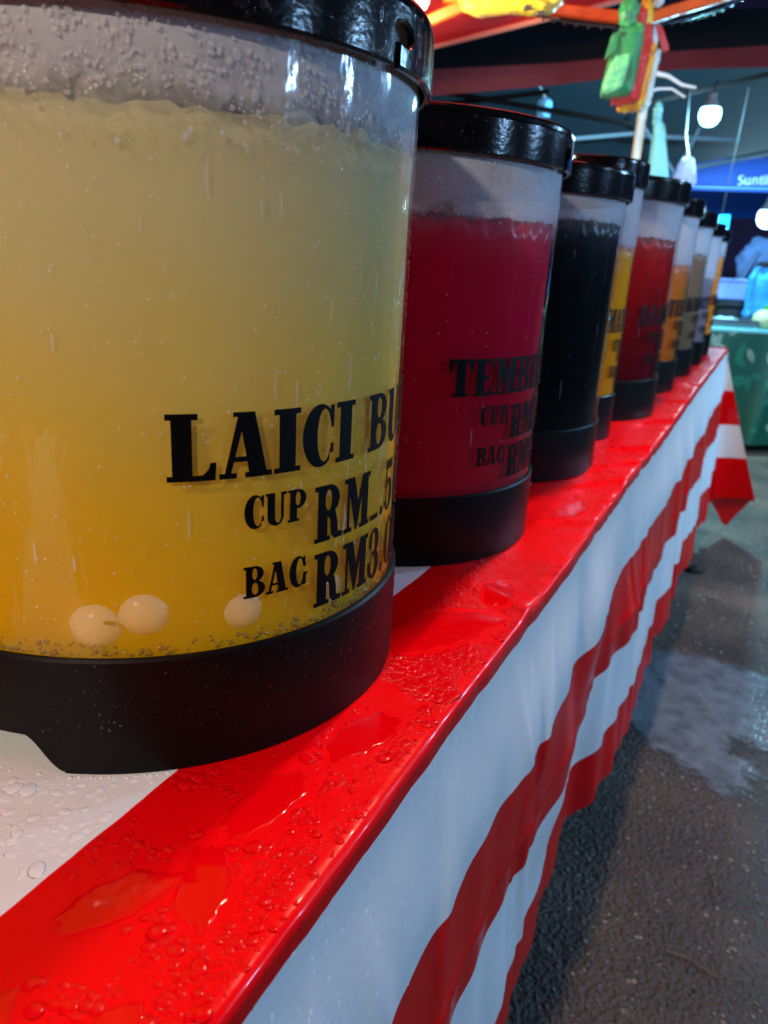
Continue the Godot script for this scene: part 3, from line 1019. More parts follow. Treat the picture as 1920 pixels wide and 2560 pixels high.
func water() -> void:
	M.dome = dome()
	bubbles(get_node("drink_dispenser"))
	var w := []
	var w2 := []
	# on the table top between the dispensers and the edge
	var r2 := RandomNumberGenerator.new()
	r2.seed = 301
	var tries := 0
	while w.size() < 15000 and tries < 120000:
		tries += 1
		var s := r2.randf_range(-0.36, 0.20) if r2.randf() < 0.72 else r2.randf_range(0.2, 2.5)
		var out := -RC - r2.randf() * (0.26 if s < -0.05 else 0.06)
		var patch := n2.get_noise_2d(s * 14.0, out * 14.0)
		if patch < -0.25 + r2.randf_range(-0.1, 0.1): continue
		if s < 0.25 and puddle_at(s, out): continue
		var r := 0.0006 + 0.0020 * pow(r2.randf(), 4.0)
		if r2.randf() < 0.035 and s < 0.05: r = r2.randf_range(0.0022, 0.0042)
		if absf(out + RC + 0.089) < r * 1.5 or absf(out + RC + 0.204) < r * 1.5: continue
		var p := cloth_at(s, out + RC)
		var inside := false
		for c in [Vector2(-0.065, -0.192), Vector2(0.239, -0.194), Vector2(0.535, -0.193)]:
			if Vector2(s, out).distance_to(c) < 0.1432 + r: inside = true
		if inside: continue
		(w2 if out + RC < -0.089 and out + RC > -0.204 else w).append(on_surface(p - Vector3(0, 0.0001, 0), Vector3.UP, r, r * r2.randf_range(0.25, 0.42) * (0.55 if out + RC < -0.089 else 1.0), r2.randf_range(0.8, 1.5), r2.randf() * TAU))
	# a bead line where each of the near rings stands in water
	for c in [Vector2(-0.065, -0.192), Vector2(0.239, -0.194), Vector2(0.535, -0.193)]:
		for i in 150:
			var a := r2.randf_range(-0.9, 2.2)
			var q: Vector2 = c + Vector2(-cos(a), sin(a)).rotated(0.0) * (0.1432 + r2.randf_range(0.0, 0.0012))
			var r := r2.randf_range(0.0004, 0.0011)
			(w2 if q.y + RC < -0.089 and q.y + RC > -0.204 else w).append(on_surface(at_table(q.x, q.y, table_y(q.x)), Vector3.UP, r, r * 0.7))
	drops("water_drops", w, M.wet_red, "water drops beaded over the red stripe of the table top")
	drops("water_drops", w2, M.wet_white, "water drops beaded over the white stripe of the table top")
	# runs and specks on the hanging side
	w = []
	w2 = []
	for i in 4200:
		var s := r2.randf_range(-0.3, 0.75)
		var d := 0.006 + 0.42 * pow(r2.randf(), 1.3)
		if n2.get_noise_2d(s * 11.0 + 50.0, d * 7.0) < -0.05: continue
		var p := cloth_at(s, d)
		var n := ((cloth_at(s + 0.002, d) - p).cross(cloth_at(s, d + 0.002) - p)).normalized()
		var r := r2.randf_range(0.0004, 0.0009) + 0.0007 * pow(r2.randf(), 5.0)
		var band := 0
		for e in [0.016, 0.131, 0.246, 0.361]:
			if d > e: band += 1
		(w2 if band % 2 == 1 else w).append(on_surface(p, n, r, r * 0.25, r2.randf_range(1.0, 2.6)))
	drops("water_specks", w, M.wet_red, "small water specks running down the hanging red stripes")
	drops("water_specks", w2, M.speck, "small water specks running down the hanging white stripes")
	puddles()
	# drops on the walls and lids of the dispensers; the nearest carries most
	for i in 5:
		var o: Node3D = get_node("drink_dispenser" if i == 0 else "drink_dispenser_%03d" % i)
		w = []
		var near := i == 0
		var w2_ := []
		w2 = w2_
		var yl: float = [0.278, 0.2645, 0.280, 0.236, 0.2547][i]
		var many := 7500 if near else (2600 if i == 1 else 1000)
		for k in many:
			var th := deg_to_rad(r2.randf_range(-25.0, 112.0))
			var y := 0.0
			var r := 0.0
			if k % 5 < 3:
				y = r2.randf_range(0.262, 0.3065)
				if n2.get_noise_2d(th * 9.0 + i, y * 60.0) < -0.3: continue
				r = 0.0003 + 0.0009 * pow(r2.randf(), 3.0)
				if th > deg_to_rad(55.0): r *= 0.6
				if near and r2.randf() < 0.012: r = r2.randf_range(0.0012, 0.0018)
			else:
				y = r2.randf_range(0.062, 0.262)
				if r2.randf() > 0.25 + smoothstep(0.5, 1.2, th) * 0.75: continue
				r = r2.randf_range(0.00022, 0.0006)  # most take the pale colour that stands in for glints
			var n := Vector3(sin(th), 0, cos(th))
			(w if (k % 5 < 3 and (k % 4 == 0 or (y < yl and k % 7 > 0))) or (k % 5 >= 3 and k % 3 == 0) else w2).append(on_surface(n * TR + Vector3(0, y, 0), n, r, r * r2.randf_range(0.22, 0.4), r2.randf_range(0.8, 1.4), r2.randf_range(-0.4, 0.4)))
		# lids: dense beads towards the right
		for k in (2600 if near else 900):
			var th := deg_to_rad(lerpf(118.0, 10.0, pow(r2.randf(), 1.6)))
			var y := r2.randf_range(0.3075, 0.3300)
			if th > deg_to_rad(60.0) and th < deg_to_rad(69.5) and y < 0.3245: continue
			if n2.get_noise_2d(th * 22.0 + 9.0, y * 18.0) < -0.05: continue
			var n := Vector3(sin(th), 0, cos(th))
			var r := 0.00035 + 0.0010 * pow(r2.randf(), 2.5)
			w.append(on_surface(n * 0.1455 + Vector3(0, y, 0), n, r, r * 0.55, r2.randf_range(0.8, 2.2)))
		# the base ring is speckled too
		for k in (420 if near else 150):
			var th := deg_to_rad(r2.randf_range(-5.0, 110.0))
			var n := Vector3(sin(th), 0, cos(th))
			var r := 0.00025 + 0.0006 * pow(r2.randf(), 3.0)
			w.append(on_surface(n * 0.1425 + Vector3(0, r2.randf_range(0.022, 0.057), 0), n, r, r * 0.5))
		# a few vertical runs, their glints painted in as pale colour
		for k in (34 if near else 8):
			var th := deg_to_rad(r2.randf_range(-5.0, 100.0))
			var y := r2.randf_range(0.08, 0.26)
			var n := Vector3(sin(th), 0, cos(th))
			w2.append(on_surface(n * TR + Vector3(0, y, 0), n, r2.randf_range(0.0002, 0.0005), 0.0002, r2.randf_range(8.0, 28.0)))
		drops("droplets", w, M.water, "", o)
		drops("mist_glint_beads", w2, M.mist_glint, "", o)


const POOLS := [[-0.235, -0.062, 0.024, 0.011, 0.5], [-0.305, -0.060, 0.026, 0.013, -0.3], [-0.275, -0.028, 0.013, 0.007, 0.2], [-0.215, -0.040, 0.024, 0.010, -0.6], [-0.10, -0.030, 0.026, 0.012, 0.2], [0.03, -0.045, 0.052, 0.024, 0.5], [0.115, -0.030, 0.030, 0.013, -0.2], [-0.335, -0.078, 0.010, 0.008, 0.4], [-0.345, -0.045, 0.017, 0.011, 0.1], [-0.165, -0.045, 0.026, 0.012, 0.1], [0.36, -0.032, 0.035, 0.013, 0.2]]


func puddle_at(s: float, out: float) -> bool:
	for k in POOLS:
		var q: Vector2 = (Vector2(s, out) - Vector2(k[0], k[1])).rotated(-k[4])
		if Vector2(q.x / k[2], q.y / k[3]).length() < 1.15: return true
	return false


func puddles() -> void:
	for i in POOLS.size():
		var k: Array = POOLS[i]
		var f := FastNoiseLite.new()
		f.seed = 400 + i
		f.frequency = 1.0
		var m := grid(56, 9, func(u, v):
			var a: float = u * TAU
			var wob := 1.0 + 0.30 * f.get_noise_2d(cos(a) * 1.2, sin(a) * 1.2) + 0.04 * f.get_noise_2d(cos(a) * 4.0, sin(a) * 4.0)
			var q: float = maxf(v, 0.002)
			var e := Vector2(cos(a) * k[2], sin(a) * k[3]) * wob * q
			e = e.rotated(k[4])
			var hgt := 0.00045 * sqrt(maxf(0.0, 1.0 - pow(q, 6.0)))
			var p := cloth_at(k[0] + e.x, k[1] + e.y + RC)
			return p + Vector3(0, hgt + (0.0001 if v < 0.99 else -0.0003), 0), true)
		var o := mi("puddle", m, M.wet_red)
		tag(o, ["puddle of clear water beside the shadow on the near red stripe", "low puddle towards the camera on the red stripe", "small puddle between the two long ones near the edge", "narrow puddle along the near edge fold", "puddle at the edge beside the nearest dispenser's ring", "largest puddle, between the two nearest dispensers", "long puddle at the edge below the crimson dispenser", "puddle nearest the camera's lower left on red cloth", "puddle nearest the camera along the edge fold", "broad flat puddle in front of the nearest dispenser", "puddle at the edge between crimson and black dispensers"][i], "puddle", "puddles on the red stripe")


# ---------------------------------------------------------------- the ground
func ground() -> void:
	var im := Image.create(1024, 1024, false, Image.FORMAT_RGB8)
	var a := FastNoiseLite.new()
	a.seed = 61
	a.frequency = 0.004
	a.fractal_octaves = 5
	var r2 := RandomNumberGenerator.new()
	r2.seed = 62
	for y in 1024:
		for x in 1024:
			var px := TAU * x / 1024.0
			var py := TAU * y / 1024.0
			var v := a.get_noise_3d(cos(px) * 160.0 + sin(py) * 90.0, sin(px) * 160.0, cos(py) * 160.0)
			var k := 0.40 + 0.17 * v + r2.randf_range(-0.05, 0.05)
			im.set_pixel(x, y, Color(k * 1.10, k * 0.96, k * 0.86))
	# stones and grit in the surface
	for i in 9000:
		var s := 1 + int(pow(r2.randf(), 5.0) * 5.0)
		var k := r2.randf_range(0.66, 0.95) if r2.randf() < 0.55 else r2.randf_range(0.12, 0.24)
		im.fill_rect(Rect2i(r2.randi() % 1020, r2.randi() % 1020, s, s), Color(k, k * 0.96, k * 0.90))
	var g := StandardMaterial3D.new()
	g.albedo_texture = ImageTexture.create_from_image(im)
	g.vertex_color_use_as_albedo = true
	g.roughness = 0.7
	g.uv1_scale = Vector3(1, 1, 1)
	g.heightmap_enabled = true
	g.heightmap_texture = noise_tex(0.24, 63, 1024, FastNoiseLite.TYPE_VALUE, 4)
	g.heightmap_scale = 0.6
	M.ground = g
	var xs := []
	var x := -3.0
	while x < 6.0:
		xs.append(x)
		x += 0.06
	for e in [-70.0, -30.0, -12.0, -6.0, 8.0, 12.0, 20.0, 40.0, 70.0]: xs.append(e)
	xs.sort()
	var zs := []
	var z := -8.0
	while z < 1.5:
		zs.append(z)
		z += 0.06
	for e in [-90.0, -50.0, -25.0, -14.0, -10.0, 3.0, 8.0, 20.0, 40.0]: zs.append(e)
	zs.sort()
	var p := PackedVector3Array()
	var nn := PackedVector3Array()
	var uv := PackedVector2Array()
	var col := PackedColorArray()
	for zz in zs:
		for xx in xs:
			p.append(Vector3(xx, 0, zz))
			nn.append(Vector3.UP)
			uv.append(Vector2(xx, zz) / 1.3)
			# older pale concrete farther on, dark damp asphalt near; stains
			var edge: float = zz + 0.25 * (xx - 1.0) + 0.22 * n1.get_noise_2d(xx * 1.4, zz * 1.4)
			var pale := smoothstep(-1.95, -2.12, edge)
			var k := 0.238 * lerpf(1.35, 3.0, pale) * (1.0 + 0.5 * n2.get_noise_2d(xx * 2.1, zz * 2.1))
			col.append(Color(k, k * lerpf(0.82, 0.90, pale), k * lerpf(0.68, 0.76, pale)))
	var ix := PackedInt32Array()
	var cu := xs.size()
	for j in zs.size() - 1:
		for i in cu - 1:
			var q := j * cu + i
			ix.append_array([q, q + 1, q + cu, q + 1, q + cu + 1, q + cu])
	var ar := []
	ar.resize(Mesh.ARRAY_MAX)
	ar[Mesh.ARRAY_VERTEX] = p
	ar[Mesh.ARRAY_NORMAL] = nn
	ar[Mesh.ARRAY_TEX_UV] = uv
	ar[Mesh.ARRAY_COLOR] = col
	ar[Mesh.ARRAY_INDEX] = ix
	var m := ArrayMesh.new()
	m.add_surface_from_arrays(Mesh.PRIMITIVE_TRIANGLES, ar)
	var o := mi("ground", m, g)
	tag(o, "wet dark asphalt and paler worn concrete beside the stall", "ground", "", "structure")
	# smooth damp patch, cold lamps' reflection painted in pale; thins towards its edge
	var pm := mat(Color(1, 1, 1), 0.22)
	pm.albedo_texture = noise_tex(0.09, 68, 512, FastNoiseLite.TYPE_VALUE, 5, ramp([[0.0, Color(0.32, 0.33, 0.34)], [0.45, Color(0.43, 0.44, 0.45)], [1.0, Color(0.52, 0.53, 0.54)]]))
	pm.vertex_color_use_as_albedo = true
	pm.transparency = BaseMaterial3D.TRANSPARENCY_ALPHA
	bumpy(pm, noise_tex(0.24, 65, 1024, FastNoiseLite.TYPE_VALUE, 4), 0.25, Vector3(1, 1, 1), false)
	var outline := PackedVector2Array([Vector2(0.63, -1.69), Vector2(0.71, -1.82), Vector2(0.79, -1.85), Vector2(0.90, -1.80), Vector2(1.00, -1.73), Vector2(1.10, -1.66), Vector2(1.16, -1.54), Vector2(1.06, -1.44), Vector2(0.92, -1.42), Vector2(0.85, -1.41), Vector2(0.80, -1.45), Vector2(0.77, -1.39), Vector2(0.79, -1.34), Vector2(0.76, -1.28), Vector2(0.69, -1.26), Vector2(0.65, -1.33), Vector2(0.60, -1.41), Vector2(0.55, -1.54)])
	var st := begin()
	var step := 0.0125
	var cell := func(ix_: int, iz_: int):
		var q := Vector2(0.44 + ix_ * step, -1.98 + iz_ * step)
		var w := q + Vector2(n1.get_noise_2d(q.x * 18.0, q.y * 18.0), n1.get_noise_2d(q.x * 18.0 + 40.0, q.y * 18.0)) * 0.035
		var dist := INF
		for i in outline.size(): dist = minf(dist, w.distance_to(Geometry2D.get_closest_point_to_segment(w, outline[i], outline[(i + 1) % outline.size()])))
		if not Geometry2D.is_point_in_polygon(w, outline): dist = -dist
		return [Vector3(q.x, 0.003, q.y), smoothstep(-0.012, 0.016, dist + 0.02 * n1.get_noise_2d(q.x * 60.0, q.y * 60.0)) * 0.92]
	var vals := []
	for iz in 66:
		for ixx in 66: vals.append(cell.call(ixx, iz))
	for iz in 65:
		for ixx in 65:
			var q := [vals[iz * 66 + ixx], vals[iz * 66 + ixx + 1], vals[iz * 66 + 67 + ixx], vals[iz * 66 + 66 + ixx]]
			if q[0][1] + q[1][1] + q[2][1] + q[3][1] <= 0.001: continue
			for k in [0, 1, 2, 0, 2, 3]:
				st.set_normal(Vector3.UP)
				st.set_color(Color(0.92, 0.96, 1.0, q[k][1]))  # bluish tint of the reflected lamps, painted
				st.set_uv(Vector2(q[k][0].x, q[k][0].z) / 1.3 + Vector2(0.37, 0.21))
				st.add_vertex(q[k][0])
	tag(mi("damp_sheen_patch", st.commit(), pm), "damp patch on the ground with the cold bulb reflection painted in pale blue", "damp patch", "", "structure")
	# loose grit
	var mm := MultiMesh.new()
	mm.transform_format = MultiMesh.TRANSFORM_3D
	mm.use_colors = true
	mm.mesh = blob(Vector3.ONE, 0.5, 0.6, 66, 6, 4)
	mm.instance_count = 7000
	for i in 7000:
		var q := Vector3(r2.randf_range(-0.1, 1.6), 0.0, r2.randf_range(-2.6, -0.45))
		if r2.randf() < 0.5: q = Vector3(r2.randf_range(0.0, 0.8), 0.0, r2.randf_range(-1.5, -0.5))
		var s := r2.randf_range(0.0007, 0.0018) + 0.003 * pow(r2.randf(), 12.0)
		mm.set_instance_transform(i, Transform3D(Basis.from_euler(Vector3(0, r2.randf() * TAU, 0)).scaled(Vector3(s, s * 0.6, s)), q + Vector3(0, s * 0.2, 0)))
		var k := r2.randf_range(0.03, 0.22)
		mm.set_instance_color(i, Color(k, k * 0.95, k * 0.88))
	var gm := mat(Color.WHITE, 0.4)
	gm.vertex_color_use_as_albedo = true
	var gi := MultiMeshInstance3D.new()
	gi.name = "grit"
	gi.multimesh = mm
	gi.material_override = gm
	add_child(gi)
	tag(gi, "loose wet grit scattered over the asphalt", "grit", "", "stuff")
	# litter: one dark stone and a few dead stalks
	var stone := mi("stone", blob(Vector3(0.030, 0.012, 0.018), 0.5, 0.8, 67), mat(Color(0.12, 0.09, 0.08), 0.7))
	stone.position = Vector3(1.07, 0.008, -2.43)
	tag(stone, "small dark brown stone lying on the pale concrete", "stone")
	for d in [[Vector3(0.50, 0.004, -0.86), 0.6, 0.05], [Vector3(0.30, 0.004, -0.95), -0.4, 0.03], [Vector3(0.58, 0.004, -1.02), 1.9, 0.035]]:
		st = begin()
		var c: Vector3 = d[0]
		var w: Vector3 = Vector3(cos(d[1]), 0, sin(d[1])) * d[2]
		tube(st, [c - w, c - w * 0.3 + Vector3(w.z, 0.0, -w.x) * 0.15, c + w * 0.4, c + w + Vector3(w.z, 0.02, -w.x) * 0.2], 0.0012, 6, 0.0006)
		var stalk := mi("dead_stalk", done(st), mat(Color(0.42, 0.36, 0.28), 0.8))
		tag(stalk, ["longest dry stalk on the dark asphalt at lower right", "short dry stalk on the asphalt nearest the cloth's hem", "dry stalk on the asphalt farthest from the camera"][[0.05, 0.03, 0.035].find(d[2])], "stalk", "dry stalks on the asphalt")


# ---------------------------------------------------------------- tents
func sheet(corners: Array, sag: float, n := 14) -> ArrayMesh:
	# a stretched sheet over four corners, hanging a little in the middle
	var a: Vector3 = corners[0]
	var b: Vector3 = corners[1]
	var c: Vector3 = corners[2]
	var d: Vector3 = corners[3]
	return grid(n, n, func(u, v):
		var p: Vector3 = a.lerp(b, u).lerp(d.lerp(c, u), v)
		return p - Vector3(0, sag * sin(u * PI) * sin(v * PI) + 0.006 * sin(u * 23.0 + v * 9.0), 0))


func tents() -> void:
	# the red tent over the row
	var o := base("red_tent", Vector3.ZERO)
	tag(o, "red canopy with an orange frame and white leg over the dispensers", "tent")
	var fr := Vector3(0.84, 1.927, -3.33)
	var fl := Vector3(-1.0, 1.65, -4.31)
	var nr := fr - U * 4.6 + Vector3(1.3, 0.02, 0)
	var nl := nr + (fl - fr)
	var peak := (fr + fl + nr + nl) / 4.0
	peak.y = 2.85
	mi("canopy_panel", sheet([fl, fr, peak, peak + Vector3(-0.02, 0, 0)], 0.03), M.red_canvas, o)
	mi("canopy_panel", sheet([fr, nr, peak, peak + Vector3(0.0, 0, -0.02)], 0.03), M.red_canvas, o)
	mi("canopy_panel", sheet([nr, nl, peak, peak + Vector3(0.02, 0, 0)], 0.03), M.red_canvas, o)
	mi("canopy_panel", sheet([nl, fl, peak, peak + Vector3(0, 0, 0.02)], 0.03), M.red_canvas, o)
	# the pale seam along the eave
	var st := begin()
	tube(st, [fl, fl.lerp(fr, 0.5) - Vector3(0, 0.004, 0), fr], 0.011, 8)
	tube(st, [fr, nr], 0.011, 8)
	mi("eave_hem", done(st), mat(Color(0.85, 0.55, 0.5), 0.6), o)
	for b in [[Vector3(-0.10, 1.627, -2.9), Vector3(0.30, 1.806, -2.9)], [Vector3(0.10, 1.775, -2.93), Vector3(0.758, 1.742, -2.93)], [Vector3(0.765, 1.738, -2.9), Vector3(1.30, 1.915, -2.9)], [Vector3(-0.10, 1.627, -2.93), Vector3(-0.75, 1.90, -2.93)]]:
		st = begin()
		bar(st, b[0], b[1], 0.034)
		mi("frame_bar", done(st), M.orange, o)
	st = begin()
	bar(st, Vector3(0.745, 1.90, -2.895), Vector3(0.760, 1.722, -2.895), 0.024)
	mi("frame_bracket", done(st), mat(Color(0.55, 0.26, 0.08), 0.5), o)
	for q in [Vector3(0.905, 0, -3.3), Vector3(-0.98, 0, -4.28), Vector3(-2.4, 0, -0.15)]:
		st = begin()
		box(st, q + Vector3(0, 0.93, 0), Vector3(0.03, 1.86, 0.03), Basis(), 0.003)
		box(st, q + Vector3(0, 0.008, 0), Vector3(0.08, 0.012, 0.08), Basis(), 0.002)
		mi("tent_leg", done(st), M.white_paint, o)
	# the dark neighbour with the burgundy hem
	o = base("dark_tent", Vector3.ZERO)
	tag(o, "dark canopy with burgundy valance and steel trusses behind the row", "tent")
	var low := [Vector3(-1.6, 1.64, -4.4), Vector3(-0.038, 1.722, -4.4), Vector3(0.762, 1.826, -4.4), Vector3(1.332, 1.904, -4.3), Vector3(1.784, 1.887, -4.05), Vector3(2.6, 1.90, -3.7)]
	var upp := [Vector3(-1.6, 1.80, -4.41), Vector3(-0.044, 1.850, -4.41), Vector3(0.750, 1.925, -4.41), Vector3(1.319, 1.985, -4.31), Vector3(1.764, 1.98, -4.06), Vector3(2.6, 1.99, -3.71)]
	var ridge := [Vector3(-1.0, 2.42, -5.3), Vector3(-0.04, 2.42, -5.3), Vector3(0.75, 2.42, -5.3), Vector3(1.32, 2.42, -5.3), Vector3(1.76, 2.42, -5.2), Vector3(2.3, 2.42, -5.1)]
	var back := [Vector3(-1.6, 1.60, -6.2), Vector3(0.0, 1.60, -6.2), Vector3(1.0, 1.63, -6.2), Vector3(2.0, 1.68, -6.2), Vector3(2.7, 1.84, -6.15), Vector3(3.5, 1.9, -6.0)]
	mi("valance", loft([low, upp]), M.burgundy, o)
	mi("roof_front", loft([upp.map(func(v): return v + Vector3(0, -0.003, -0.012)), ridge]), M.shaded_canvas, o)
	mi("roof_back", loft([ridge, back]), M.navy_canvas, o)
	for b in [[Vector3(1.108, 1.741, -4.45), Vector3(1.95, 1.968, -4.45)], [Vector3(0.10, 1.80, -4.55), Vector3(1.20, 1.690, -4.55)], [Vector3(-0.3, 1.66, -4.6), Vector3(0.75, 1.83, -4.6)]]:
		st = begin()
		bar(st, b[0], b[1], 0.024)
		mi("front_bar", done(st), M.dark_bar, o)
	for b in [[Vector3(1.50, 1.90, -5.6), Vector3(1.80, 1.58, -5.6)], [Vector3(1.92, 1.86, -5.6), Vector3(1.82, 1.58, -5.6)], [Vector3(1.82, 1.59, -5.6), Vector3(2.7, 1.80, -5.6)], [Vector3(1.5, 1.79, -5.62), Vector3(2.2, 1.80, -5.62)], [Vector3(0.2, 1.63, -5.6), Vector3(1.5, 1.80, -5.6)], [Vector3(1.80, 1.585, -5.6), Vector3(1.80, 0.0, -5.6)]]:
		st = begin()
		bar(st, b[0], b[1], 0.026)
		mi("truss_bar", done(st), M.grey_metal, o)
	# the blue tent with white lettering, farther off
	o = base("blue_tent", Vector3.ZERO)
	tag(o, "blue canopy with white lettering on its valance, behind the dark tent", "tent")
	mi("valance", loft([[Vector3(1.6, 1.575, -7.02), Vector3(2.291, 1.604, -7.0), Vector3(3.192, 1.626, -7.0), Vector3(4.4, 1.66, -7.0)], [Vector3(1.6, 1.82, -7.02), Vector3(2.251, 1.829, -7.0), Vector3(3.132, 1.898, -7.0), Vector3(4.4, 1.95, -7.0)]]), M.blue_canvas, o)
	st = begin()
	tube(st, [Vector3(1.6, 1.60, -6.985), Vector3(2.291, 1.630, -6.98), Vector3(3.192, 1.655, -6.98), Vector3(4.4, 1.69, -6.98)], 0.008, 6)
	mi("valance_piping", done(st), mat(Color(0.35, 0.6, 0.9), 0.5), o)
	mi("roof_panel", loft([[Vector3(1.6, 1.82, -7.03), Vector3(4.4, 1.95, -7.01)], [Vector3(1.9, 2.6, -8.0), Vector3(4.4, 2.6, -8.0)], [Vector3(1.6, 1.5, -9.0), Vector3(5.0, 1.56, -9.0)]]), M.blue_canvas, o)
	var tm := TextMesh.new()
	var font := SystemFont.new()
	font.font_names = PackedStringArray(["Droid Sans"])
	tm.font = font
	tm.text = "Suntilaas"
	tm.font_size = 24
	tm.pixel_size = 0.0043
	tm.depth = 0.004
	var t := mi("lettering", tm, mat(Color(0.75, 0.88, 0.95), 0.6), o)
	t.position = Vector3(2.99, 1.712, -6.975)
	t.rotation_degrees.z = 3.0
	for q in [Vector3(2.0, 0, -8.9), Vector3(4.9, 0, -8.9), Vector3(4.35, 0, -7.0)]:
		st = begin()
		tube(st, [q, q + Vector3(0, 1.6, 0)], 0.02, 8)
		mi("tent_leg", done(st), M.grey_metal, o)


func loft(rows: Array) -> ArrayMesh:
	var nu: int = (rows[0].size() - 1) * 4
	return grid(nu, rows.size() - 1, func(u, v):
		var row: Array = rows[int(round(v * (rows.size() - 1)))]
		var x: float = u * (row.size() - 1)
		var i := mini(int(x), row.size() - 2)
		return row[i].lerp(row[i + 1], x - i))


# ---------------------------------------------------------------- things that hang from the tents
func pouch(o: Node3D, called: String, c: Array, thick: float, m: Material, seed_: int, back: Vector3) -> void:
	# a bundle of folded plastic bags: a thick rounded sheet over four corners with dents
	var f := FastNoiseLite.new()
	f.seed = seed_
	f.frequency = 1.0
	f.fractal_octaves = 3
	mi(called, grid(40, 28, func(u, v):
		var a: float = u * TAU
		var b: float = (v - 0.5) * PI * 0.998
		var dir := Vector3(cos(b) * sin(a), sin(b), cos(b) * cos(a))
		# superellipsoid: a pillow with rather square corners
		var sx := signf(dir.x) * pow(absf(dir.x), 0.35)
		var sy := signf(dir.y) * pow(absf(dir.y), 0.35)
		var p: Vector3 = c[3].lerp(c[2], (sx + 1) / 2).lerp(c[0].lerp(c[1], (sx + 1) / 2), (sy + 1) / 2)
		var dent := f.get_noise_3d(sx * 1.6, sy * 2.4, dir.z) * 0.6 + f.get_noise_3d(sx * 5.0, sy * 3.0, dir.z * 2.0) * 0.45
		p += (c[1] - c[0]) * 0.07 * f.get_noise_2d(sy * 2.0, 5.0) + (c[0] - c[3]) * 0.05 * f.get_noise_2d(sx * 2.0, 9.0)
		return p + back * thick * (signf(dir.z) * pow(absf(dir.z), 0.6) + dent), true), m, o)


func plastic(c: Color) -> StandardMaterial3D:
	var m := mat(c, 0.42)
	m.backlight_enabled = true
	m.backlight = Color(0.7, 0.7, 0.7)
	return bumpy(m, noise_tex(0.02, 71, 256), 0.5, Vector3(9, 9, 9))


